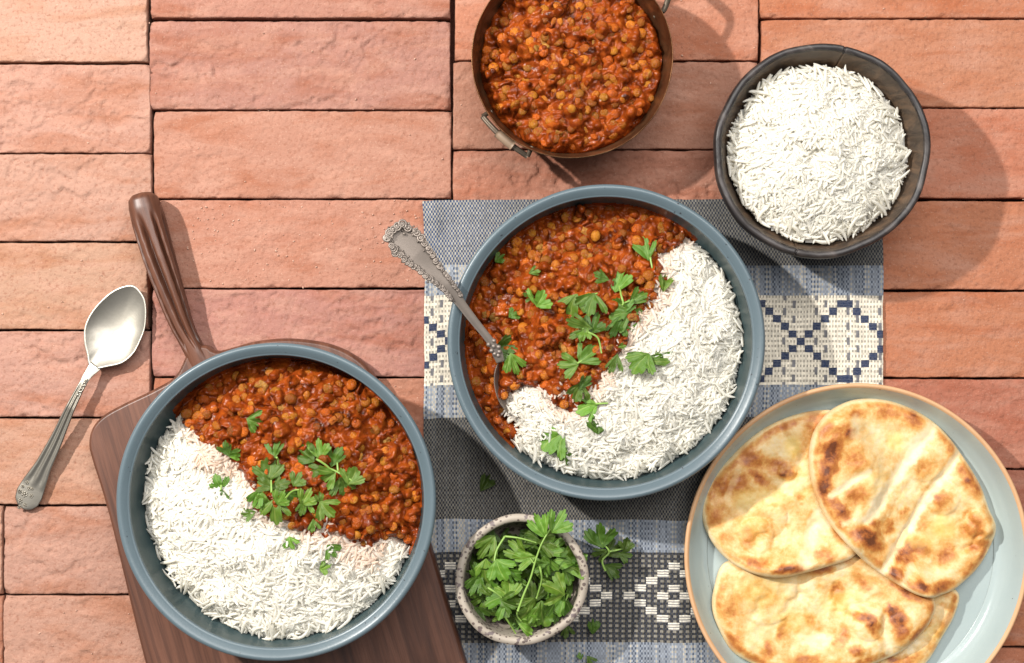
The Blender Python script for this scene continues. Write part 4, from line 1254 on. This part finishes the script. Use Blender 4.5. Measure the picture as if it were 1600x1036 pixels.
# ---------------------------------------------------------------- coriander
def leaf_mesh(seed, narrow=1.0):
    rg = np.random.default_rng(400 + seed)
    nt, nr = 121, 11
    t = np.linspace(-1, 1, nt)
    cen = np.array([-.69, 0, .69]) + rg.normal(0, .05, 3)
    wid = np.array([.32, .365, .32]) * rg.uniform(.92, 1.08, 3)
    hei = np.array([.86, 1.0, .86]) * rg.uniform(.85, 1.08, 3)
    lobe = np.zeros(nt); vein = np.zeros(nt)
    for c, w, h in zip(cen, wid, hei):
        q = (t - c) / w
        b = np.clip(1 - np.abs(q) ** 3.0, 0, 1) ** .6 * (1 - .14 * q * q)
        nteeth = rg.choice([1.5, 1.5, 2.0])
        teeth = 1 - .25 * (1 - np.abs(np.cos(PI * nteeth * q + rg.normal(0, .12))) ** .5)
        notch = 1 - .06 * np.exp(-((np.abs(q) - .42) / .07) ** 2)
        lobe = np.maximum(lobe, h * b * teeth * notch)
        vein = np.maximum(vein, np.exp(-((t - c) / .035) ** 2))
        for sgn in (-.45, .45): vein = np.maximum(vein, .28 * np.exp(-((t - c - sgn * w) / .028) ** 2))
    r = .44 + .56 * lobe
    r = r * (1 - .6 * sstep(.9, 1.0, np.abs(t)))
    th = t * math.radians(62) * narrow
    q = np.linspace(.02, 1, nr)
    th = th[:, None] * (1 - .22 * (1 - q[None]) ** 1.5 * np.sign(narrow)) + rg.normal(0, .16) * q[None] + .10 * np.sin(3.1 * t + rg.uniform(0, 6))[:, None] * q[None] ** 2
    Rr = r[:, None] * q[None]
    x = Rr * np.cos(th); y = Rr * np.sin(th)
    curl = rg.normal(-.28, .26); fold = rg.normal(.18, .22)
    z = curl * x * x + fold * np.abs(y) + (.02 * np.sin(7 * t + rg.uniform(0, 6)) + .05 * np.sin(3.3 * t + rg.uniform(0, 6)))[:, None] * q[None] + .16 * fbm(x * 2.6 + seed * 3.1, y * 2.6, 3, 340) + .012 * (1 - 2 * vein)[:, None] * q[None] ** 2
    z = z + .05 * rg.normal() * x * y * 3
    V = np.stack([x, y, z], 2).reshape(-1, 3)
    vv = (vein[:, None] * (1 - .75 * q[None]) + .0 * x).ravel()[:, None]
    base = np.array([.078, .182, .016]); pale = np.array([.29, .38, .10])
    C = base * (1 - .8 * vv) + pale * .8 * vv
    return make_mesh("leaf", V, grid_faces(nt, nr)[:, ::-1], M['leaf'], color=C)
LEAVES = [leaf_mesh(k, (1.0, .85, .62)[k % 3]) for k in range(12)]

def surf_z(px, py, area):
    """height of the food under a photograph pixel"""
    if area == 'cloth': return CZ + .0012
    z = .055
    for _ in range(3):
        x, y, _z = W(px, py, z)
        lo, st, Z, sd = CURRY[area]
        i, j = int((x - lo[0]) / st), int((y - lo[1]) / st)
        zc = -1
        if 3 <= i < Z.shape[0] - 3 and 3 <= j < Z.shape[1] - 3 and sd[i, j] > .001:
            zc = Z[i - 3:i + 4, j - 3:j + 4].max()
        P = np.array([[x, y]])
        rp = RICE_L if area == 'L' else RICE_R
        hf = LRICE if area == 'L' else RRICE
        d = sdist(P, Wxy(rp, z))
        zr = hf(P, d)[0] if d[0] > 0 else -1
        z = max(zc, zr)
        if z < 0: z = .05
    return z

lrg = np.random.default_rng(77)
def one_leaf(px, py, size, deg, z, bright=1.0, tilt=None, name="leaf", parent=None, flip=False, tz=.0022):
    """px, py centre; deg: image direction of the tip, counter-clockwise from right"""
    a = math.radians(deg)
    bx, by = px - math.cos(a) * size * .48, py + math.sin(a) * size * .48
    size = size * .92
    o = add_obj(name, LEAVES[int(lrg.integers(0, len(LEAVES)))])
    x, y, _ = W(bx, by, z)
    t1, t2 = (lrg.normal(0, .20), lrg.normal(-.06, .16)) if tilt is None else tilt
    Mx = Matrix.Translation((x, y, z + tz)) @ Matrix.Rotation(a, 4, 'Z') @ Matrix.Rotation(t2, 4, 'Y') @ Matrix.Rotation(t1, 4, 'X') @ Matrix.Diagonal((size * S, size * S * lrg.uniform(.9, 1.1), size * S, 1))
    if parent is not None:
        o.parent = parent; o.matrix_parent_inverse = Matrix.Translation(-parent.location)
    o.matrix_basis = Mx
    v = bright * lrg.uniform(.88, 1.12)
    v *= lrg.choice([.66, .85, 1.0, 1.1, 1.3]); o.color = (v * lrg.uniform(.92, 1.25), v, v * lrg.uniform(.85, 1.1), 1)
    return o, (bx, by)

def sprig(label, leaves, stems=(), area='L', group="coriander garnish", cat="coriander sprig", zfix=None):
    """leaves: (px, py, size, deg[, bright]); stems: lists of (px, py)"""
    zf = (lambda x, y: surf_z(x, y, area)) if zfix is None else zfix
    if len(leaves) == 1 and not stems:
        l = leaves[0]
        o, _ = one_leaf(*l[:4], zf(l[0], l[1]), *(l[4:5]), name="coriander_leaf")
        return tag(o, label, "coriander leaf", group)
    cx = sum(l[0] for l in leaves) / len(leaves); cy = sum(l[1] for l in leaves) / len(leaves)
    z0 = zf(cx, cy)
    root = empty("coriander_sprig", W(cx, cy, z0), label, cat, group)
    for l in leaves:
        one_leaf(*l[:4], zf(l[0], l[1]), *(l[4:5]), parent=root)
    for st in stems:
        pts = catmull(np.array([(p[0], p[1]) for p in st], float), 6, closed=False)
        P3 = []
        for k, (x, y) in enumerate(pts):
            P3.append(W(x, y, zf(x, y) + .0030))
        P3 = np.array(P3); P3[:, 2] = np.convolve(np.pad(P3[:, 2], 3, 'edge'), np.ones(7) / 7, 'valid')
        V, F = tube(P3, np.linspace(.0008, .0005, len(P3)), 7)
        mesh("stem", V, F, M['stem'], root)
    return root

# left bowl
sprig("single small leaf high on the curry of the left bowl", [(399, 659, 30, -20)])
sprig("two lobed leaf at the curry edge, upper left of the left bowl", [(355, 700, 28, 110), (366, 712, 26, -10)])
sprig("long pale leaf lying on the rice of the left bowl", [(343, 755, 28, 110, 1.25), (345, 776, 32, -95, 1.35)], [[(346, 758), (345, 766)]])
sprig("small leaf with trailing stem above the leaf cluster, left bowl", [(430, 702, 34, 80)], [[(432, 715), (437, 728)]])
sprig("large feathery sprig on the curry, right in the left bowl",
      [(478, 712, 36, 150, 1.15), (499, 701, 36, 95, 1.2), (524, 713, 38, 70, 1.1), (492, 734, 30, 190), (512, 747, 34, 215), (540, 758, 34, -60, 1.15), (553, 746, 30, 50)],
      [[(494, 717), (515, 731), (540, 744), (556, 757)], [(528, 736), (527, 722)], [(520, 734), (508, 742)]])
sprig("upright three leaved sprig in the middle of the left bowl", [(424, 735, 40, 75, 1.15), (416, 757, 34, 160, 1.1), (437, 758, 30, 20, 1.1)], [[(424, 770), (424, 750)]])
sprig("pale folded leaf at the left of the middle leaf cluster, left bowl", [(401, 776, 34, 235, 1.3)])
sprig("broad leaf cluster over the curry edge, middle of the left bowl", [(427, 795, 44, -110, 1.1), (440, 776, 30, 60), (414, 782, 30, 150, 1.1), (455, 780, 36, -40, .9)], [[(440, 786), (456, 768), (470, 765)]])
sprig("dark leaf half under the feathery sprig, left bowl", [(465, 748, 28, 60, .7)])
sprig("folded leaf right of the broad leaf cluster, left bowl", [(479, 776, 34, 60, 1.2), (476, 790, 30, -100, 1.15)], [[(484, 786), (500, 782)]])
sprig("fan shaped leaf on the curry below the feathery sprig", [(511, 796, 36, -50, 1.15), (503, 776, 20, 90)])
sprig("pale leaf lying flat on rice beside the broad leaf cluster", [(390, 802, 24, 200, 1.4)])
sprig("tiny leaf below the fan shaped leaf, left bowl", [(490, 820, 22, -90)])
sprig("single leaf on rice under the curry edge, left bowl", [(456, 848, 24, -70, 1.2)])
sprig("small leaf on the curry edge at the lower right, left bowl", [(522, 857, 26, -30, 1.1)])
sprig("tiny thin leaf farthest down the rice of the left bowl", [(508, 885, 20, 30, 1.1)])
# middle bowl
A = 'R'
sprig("upright fan leaf near the right end of the curry, middle bowl", [(1014, 388, 42, 85, 1.05)], [[(1016, 402), (1019, 419)]], A)
sprig("round leaf where curry meets rice, right side of middle bowl", [(1040, 443, 32, 70, .95)], [], A)
sprig("tall branching sprig in the middle of the curry, middle bowl",
      [(966, 436, 46, 75, 1.1), (939, 434, 28, 165, .9), (995, 465, 36, 40, 1.0), (968, 490, 40, 190, .9), (963, 510, 38, -110, .9), (994, 503, 40, -25, 1.1), (978, 482, 34, 60, .9)],
      [[(974, 474), (970, 458), (967, 446)], [(974, 474), (984, 470)], [(972, 478), (974, 474)]], A)
sprig("two leaves on a short stem left of the branching sprig", [(891, 474, 40, 235, .9), (922, 476, 42, 250, 1.1)], [[(912, 464), (934, 458)]], A)
sprig("spread leaf with a long curved stem, middle bowl", [(906, 508, 44, 165, 1.1), (927, 505, 34, 80, .9), (912, 522, 30, -100)], [[(918, 519), (934, 528), (940, 552)]], A)
sprig("pair of pale leaves near the rice edge, middle bowl", [(889, 571, 34, 190, 1.35), (919, 557, 40, 30, 1.1)], [[(902, 568), (910, 563)]], A)
sprig("single drooping leaf at the rice edge, middle bowl", [(959, 567, 34, -110, 1.15)], [], A)
sprig("largest bright leaf pair lying on the rice of the middle bowl", [(998, 564, 42, 215, 1.15), (1022, 552, 46, 40, 1.3), (1029, 573, 52, -45, 1.25)], [[(1003, 552), (1010, 562)]], A)
sprig("leaf pair across the lower curry edge, middle bowl", [(911, 597, 30, 60, 1.05), (901, 613, 34, -110, 1.0)], [], A)
sprig("flat pale leaf with stem on rice under the curry, middle bowl", [(918, 632, 36, 180, 1.25)], [[(930, 631), (950, 630)]], A)
sprig("chopped leaf strip on the curry left of the paired leaves", [(846, 466, 34, 60, 1.1), (826, 462, 20, 170, .9)], [], A)
sprig("tiny dark leaf bit on the curry right of the spoon", [(802, 490, 20, 40, .9)], [], A)
sprig("short pale green leaf strip high on the curry, middle bowl", [(835, 425, 20, 15, 1.2)], [], A)
sprig("small leaf in the shaded upper left curry, middle bowl", [(781, 403, 22, 40, .8)], [], A)  # leaf colour itself dimmed to stand in for the bowl's shade
sprig("dark glossy leaf resting on the neck of the serving spoon", [(788, 541, 44, 25, .85)], [], A)
sprig("pale fan leaf just below the serving spoon neck", [(804, 569, 40, -70, 1.3)], [], A)
sprig("pale yellow green double leaf on rice near the bottom, middle bowl", [(862, 684, 44, 200, 1.4), (876, 692, 40, -70, 1.4), (888, 714, 26, -80, 1.3)], [[(874, 700), (886, 706)]], A)
sprig("lone leaf on the rice below the curry edge, middle bowl", [(936, 664, 32, 80, 1.15)], [], A)
sprig("tiny green fleck at the curry edge, middle bowl", [(971, 540, 14, 20, 1.1)], [], A)
# on the cloth
sprig("dark leaf lying on the cloth between the two dinner bowls", [(761, 755, 34, 50, .55)], [], 'cloth', "coriander scraps on the cloth")
zs = lambda x, y: CZ + .006
sprig("branching sprig lying on the cloth right of the speckled bowl",
      [(931, 835, 48, 120, .75), (937, 864, 30, 200, .6), (962, 856, 40, 40, .8), (980, 851, 24, 60, .9), (978, 866, 26, -10, .8), (957, 890, 36, -30, .75)],
      [[(946, 892), (941, 876), (952, 862), (940, 848)], [(952, 862), (972, 858)]], 'cloth', "coriander scraps on the cloth", zfix=zs)
sprig("dark leaf on the cloth close under the speckled bowl", [(885, 986, 26, -90, .55)], [], 'cloth', "coriander scraps on the cloth")
sprig("small dark leaf on the cloth under the branching sprig", [(928, 977, 28, 80, .5)], [], 'cloth', "coriander scraps on the cloth")
sprig("tiny bright fleck on the cloth at the bottom edge", [(908, 1024, 13, 90, 1.0)], [], 'cloth', "coriander scraps on the cloth")
sprig("dark leaf scrap on the cloth cut by the bottom edge", [(922, 1032, 22, -60, .6)], [], 'cloth', "coriander scraps on the cloth")

# heap in the speckled bowl
hz = lambda x, y: CZ + .047 - .017 * min(1.2, ((x - 818) ** 2 + (y - 905) ** 2) / 82.0 ** 2)
G = "coriander sprigs heaped in the speckled bowl"
hl = dict(area='cloth', group=G)
frg = np.random.default_rng(15)
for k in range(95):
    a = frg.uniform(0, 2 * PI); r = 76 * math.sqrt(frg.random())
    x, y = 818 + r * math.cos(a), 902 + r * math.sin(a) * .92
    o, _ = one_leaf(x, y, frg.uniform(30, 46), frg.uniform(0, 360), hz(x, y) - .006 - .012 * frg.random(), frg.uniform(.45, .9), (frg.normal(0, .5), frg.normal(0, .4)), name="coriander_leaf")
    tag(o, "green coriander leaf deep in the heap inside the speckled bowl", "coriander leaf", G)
def zup(dz): return lambda x, y: hz(x, y) + dz
sprig("long stemmed sprig whose twin tip leaves overhang the speckled bowl", [(847, 820, 44, 105, 1.15), (872, 814, 46, 60, 1.2), (856, 845, 34, 10, 1.1)],
      [[(809, 955), (818, 930), (829, 903), (838, 872), (847, 848), (860, 826)]], zfix=lambda x, y: CZ + .056, group=G)
sprig("three leaved sprig on the left of the herb heap", [(760, 855, 50, 235, 1.15), (754, 893, 46, 255, 1.2), (779, 890, 38, 280, 1.45)], [[(789, 838), (776, 860), (772, 880)]], zfix=zup(.003), group=G)
sprig("feathery leaf beside the long stem in the herb heap", [(812, 856, 44, 130, 1.15), (820, 872, 40, 190, 1.05)], [[(828, 872), (834, 880)]], zfix=zup(.004), group=G)
sprig("leaf lying along a brownish stem at the top of the herb heap", [(868, 852, 42, 40, 1.0)], [[(789, 838), (812, 841), (838, 848)]], zfix=zup(.003), group=G)
sprig("large bright leaf at the right wall of the speckled bowl", [(893, 870, 48, 40, 1.1), (897, 888, 46, -30, 1.15), (884, 872, 34, 150, 1.3)], [], zfix=zup(.005), group=G)
sprig("drooping leaf right of the long stem in the herb heap", [(853, 884, 36, -80, 1.1), (842, 880, 32, 180, 1.0)], [[(843, 884), (846, 905), (838, 935)]], zfix=zup(.004), group=G)
sprig("broad twin leaf at the lower right of the herb heap", [(864, 918, 46, 150, 1.2), (879, 950, 54, -80, 1.15), (868, 940, 42, 220, 1.1)], [[(888, 928), (884, 938)]], zfix=zup(.005), group=G)
sprig("curving pale leaf at the lower left of the herb heap", [(775, 936, 44, 200, 1.2), (797, 942, 36, -20, 1.25), (762, 920, 26, 120, 1.0)], [[(762, 918), (780, 930), (790, 940)]], zfix=zup(.003), group=G)
sprig("twin leaf hanging below the long stem of the herb heap", [(826, 950, 40, 240, 1.0), (845, 958, 44, -90, 1.05)], [[(838, 935), (842, 925)]], zfix=zup(.002), group=G)
sprig("thin leaf reaching over the bottom of the herb heap", [(822, 974, 44, -30, 1.1)], [[(809, 953), (808, 962), (814, 970)]], zfix=zup(.003), group=G)
sprig("bare cut stem end at the bottom of the herb heap", [(778, 960, 26, 170, .9)], [[(786, 958), (796, 974), (806, 990)]], zfix=zup(.003), group=G)
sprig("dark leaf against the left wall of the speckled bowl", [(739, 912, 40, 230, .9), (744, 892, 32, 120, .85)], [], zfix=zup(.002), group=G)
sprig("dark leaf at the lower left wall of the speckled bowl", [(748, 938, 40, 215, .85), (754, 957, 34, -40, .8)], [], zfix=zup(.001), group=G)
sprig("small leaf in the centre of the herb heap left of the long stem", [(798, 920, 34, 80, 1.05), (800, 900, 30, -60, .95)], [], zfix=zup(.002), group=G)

# ---------------------------------------------------------------- spoons
def ribbon(center, width, zc, thick, prof, ns=17):
    """center (n,2), width (n), zc (n): a strip whose upper face has the relief prof(u, t)"""
    n = len(center)
    T = np.gradient(center, axis=0); T /= np.linalg.norm(T, axis=1)[:, None]
    N = np.stack([-T[:, 1], T[:, 0]], 1)
    u = np.linspace(-1, 1, ns)
    t = np.linspace(0, 1, n)
    V = []
    for k in range(n):
        top = np.concatenate([center[k] + N[k] * (u * width[k] / 2)[:, None], (zc[k] + prof(u, t[k]))[:, None]], 1)
        e = np.sqrt(np.clip(1 - u ** 2, 0, 1))
        bot = np.concatenate([center[k] + N[k] * (u * width[k] / 2 * .96)[::-1, None], (zc[k] - thick * (.35 + .65 * e[::-1]))[:, None]], 1)
        V.append(np.vstack([top, bot]))
    V = np.vstack(V); m = 2 * ns
    F = [grid_faces(n, m, wrap_v=True), np.arange(m)[None, ::-1].copy(), (np.arange(m) + (n - 1) * m)[None].copy()]
    return V, F

def spoon_bowl(out_world, zrim, depth, thick, nr=22):
    n = len(out_world)
    c = out_world.mean(0)
    zm = float(np.mean(zrim)); zrim = zrim + np.zeros(n)
    t = np.linspace(0, 1, nr)
    V = []
    for q in t:
        V.append(np.concatenate([c + (out_world - c) * q, (zm + (zrim - zm) * q ** 2 - depth * (1 - q ** 2.2))[:, None]], 1))
    for q in t[::-1]:
        V.append(np.concatenate([c + (out_world - c) * q * (1 if q < 1 else .999), (zm + (zrim - zm) * q ** 2 - thick - depth * (1 - q ** 2.2))[:, None]], 1))
    return np.vstack(V), grid_faces(2 * nr, n, wrap_v=True)

def flat_spoon():
    root = empty("table_spoon", W(130, 610, 0), "worn silver spoon lying on the bricks left of the board", "spoon", "silver spoons")
    o8 = [(205, 445), (220, 456), (228, 475), (227.5, 509), (220, 532), (209, 553), (191, 568), (166, 574), (152, 577), (145, 577), (140, 568), (138, 556), (133, 534), (134, 509), (148, 482), (176, 455)]
    o = resample(catmull(o8, 8), 120)
    P = Wxy(o, .008)
    ax = np.array([205 - 145, 445 - 577.]) / 145
    tt = ((o - np.array([145, 577])) @ ax) / 145           # 0 at the neck, 1 at the tip
    zr = .0075 + .0040 * (1 - np.clip(tt, 0, 1)) ** 1.5 + .0012 * np.clip(tt, 0, 1)
    V, F = spoon_bowl(P, zr, .0060, .0011)
    mesh("bowl", V, F[:, ::-1], M['silver'], root, merge=1e-5)
    c = resample(catmull([(150, 571), (139, 586), (130, 602), (110, 642), (85, 694), (60, 740), (44, 770), (33, 797)], 10, closed=False), 110, closed=False)
    t = np.linspace(0, 1, 110)
    wd = np.interp(t, [0, .06, .12, .2, .45, .70, .82, .90, .95, .985, 1.0], [20, 14, 11.5, 13, 19, 27, 37, 42, 38, 24, 8]) * S
    zc = np.interp(t, [0, .10, .3, .6, .85, 1.0], [.0105, .0135, .0140, .0095, .0052, .0042])
    zc = blur(np.tile(zc[:, None], (1, 3)), 0)[:, 0]
    def prof(u, tt):
        k = sstep(.10, .2, tt) * sstep(.86, .78, tt)
        rib = .0005 * np.cos(u * PI * 2.5) * k
        return .0006 * (1 - u ** 2) + rib
    cw = Wxy(c, .010)
    V, F = ribbon(cw, wd, zc, .0016, prof, 25)
    mesh("handle", V, F, M['silver'], root, fix=True)
    # flower relief at the end and scrolls at the neck
    rel = Parts()
    def at(px, py):
        i = np.argmin(np.hypot(c[:, 0] - px, c[:, 1] - py)); return zc[i] + .0004
    for cx, cy, r in ((38, 772, 5.2), (31, 783, 4.2), (45, 763, 3.6), (30, 768, 3.4), (48, 775, 3.6), (38, 789, 3.6), (42, 754, 3.0), (29, 793, 3.0), (50, 764, 2.6), (35, 760, 2.6)):
        x, y, _ = W(cx, cy, .006); z = at(cx, cy)
        rel.add(*dome((x, y, z), r * .42 * S, .0011, 8, 3))
        for k in range(6):
            a = k * PI / 3 + cx
            rel.add(*dome((x + math.cos(a) * r * .72 * S, y + math.sin(a) * r * .72 * S, z - .0001), r * .36 * S, .0008, 8, 3))
    for k, (cx, cy) in enumerate(((132, 598), (130, 603), (127, 607), (125, 612), (135, 594), (122, 617), (133, 602), (127, 612))):
        x, y, _ = W(cx, cy, .014)
        rel.add(*dome((x, y, at(cx, cy)), 1.9 * S, .0008, 8, 3, 1.4, k))
    rel.build("flower_relief", M['silver'], root)["kind"] = "stuff"
flat_spoon()

def serving_spoon():
    zt = RB[2] + BH
    root = empty("serving_spoon", W(720, 470, zt), "ornate tarnished silver spoon leaning out of the middle bowl", "spoon", "silver spoons")
    c = resample(catmull([(614, 358), (622, 366), (640, 384), (668, 414), (700, 448), (735, 494), (766, 533), (777, 552), (782, 566)], 10, closed=False), 120, closed=False)
    t = np.linspace(0, 1, 120)
    wd = np.interp(t, [0, .02, .06, .12, .2, .28, .36, .48, .6, .8, .9, .95, 1], [20, 36, 46, 50, 43, 35, 27, 20, 15, 12.5, 13, 17, 13]) * S * .93
    zz = np.interp(t, [0, .2, .45, .75, .9, 1.0], [zt + .016, zt + .0125, zt + .006, zt - .004, zt - .0085, zt - .0125])
    k = S * (H - zz) / H
    cw = np.stack([(c[:, 0] - 800) * k, -(c[:, 1] - 518) * k], 1)
    def prof(u, tt):
        wide = sstep(.5, .25, tt)
        return -.0007 * wide * (1 - u ** 2) + .0009 * (1 - wide) * (1 - u ** 2) + .0007 * np.exp(-((np.abs(u) - .93) / .10) ** 2)
    V, F = ribbon(cw, wd, zz, .0018, prof, 25)
    mesh("handle", V, F, M['oldsilver'], root, fix=True)
    # scrolled border: curled beads down both edges and round the end
    T = np.gradient(cw, axis=0); T /= np.linalg.norm(T, axis=1)[:, None]
    N = np.stack([-T[:, 1], T[:, 0]], 1)
    sc = Parts(); rg = np.random.default_rng(3)
    def scroll(p, z, r, a):
        q = np.linspace(0, 1, 16); ang = a + q * 1.6 * 2 * PI; rr = r * (1 - .72 * q)
        path = np.stack([p[0] + rr * np.cos(ang), p[1] + rr * np.sin(ang), z + .0004 + .0006 * q], 1)
        sc.add(*tube(path, np.interp(q, [0, 1], [.00075, .0005]), 6))
        sc.add(*dome((p[0], p[1], z), r * .55, .0011, 8, 3))
    i = 3
    while i < 66:
        w = wd[i] / 2
        r = np.interp(t[i], [0, .15, .55], [.0027, .0023, .0010])
        for s in (-1, 1):
            p = cw[i] + N[i] * s * (w - r * .45) * (1 + rg.normal(0, .05)) + T[i] * rg.normal(0, r * .2)
            scroll(p, zz[i] + rg.uniform(.0000, .0007), r * rg.uniform(.55, 1.25), rg.uniform(0, 6))
            for _ in range(3):
                p2 = p + rg.normal(0, r * .55, 2) - N[i] * s * r * .5
                sc.add(*dome((p2[0], p2[1], zz[i] - .0002), r * rg.uniform(.2, .4), .0011, 7, 3, rg.uniform(1, 1.8), rg.uniform(0, 3)))
        i += max(2, int(r * 1.45 / np.linalg.norm(cw[1] - cw[0])))
    for k_ in range(5):
        u = -1 + k_ * .5
        p = cw[2] + N[2] * u * wd[6] * .36 - T[2] * .0016 * (1 - u * u)
        scroll(p, zz[2] + .0006, .0031, k_ * 1.3)
    # collar of leaf bumps where the handle meets the bowl
    for k_, (i, u) in enumerate(((104, -.8), (104, .8), (107, 0), (109, -.9), (109, .9), (112, -.5), (112, .5), (114, 0))):
        p = cw[i] + N[i] * u * wd[i] / 2
        sc.add(*dome((p[0], p[1], zz[i] + .0004), .0016, .0014, 8, 3))
    sc.build("scroll_border", M['oldsilver'], root)["kind"] = "stuff"
    o = resample(catmull([(784, 562), (775, 574), (772, 592), (775, 614), (784, 634), (800, 650), (824, 652), (842, 634), (846, 604), (832, 578), (808, 564)], 8), 90)
    zb = surf_z(806, 600, 'R') - .0115
    P = Wxy(o, zb)
    left = sstep(812, 772, o[:, 0])
    V, F = spoon_bowl(P, zb - .003 + .0140 * left, .015, .0012)
    mesh("bowl", V, F[:, ::-1], M['oldsilver'], root, merge=1e-5)
serving_spoon()

# ---------------------------------------------------------------- loose brick grit
def grit():
    rg = np.random.default_rng(44)
    p = Parts()
    for k in range(420):
        x, y = rg.uniform(0, 1600), rg.uniform(0, 1036)
        if k < 150: x, y = rg.uniform(240, 700), rg.uniform(315, 450)
        w = W(x, y, 0)
        p.add(*dome((w[0], w[1], -.0004), rg.uniform(.5, 1.5) * S, rg.uniform(.0006, .0010), 5, 2, rg.uniform(1, 1.8), rg.uniform(0, 3)))
    o = p.build("grit", mat_plain("pale_grit", (.50, .30, .22), 0.9))
    tag(o, "fine loose brick grit sprinkled over the terracotta bricks", "grit", kind="stuff")
grit()
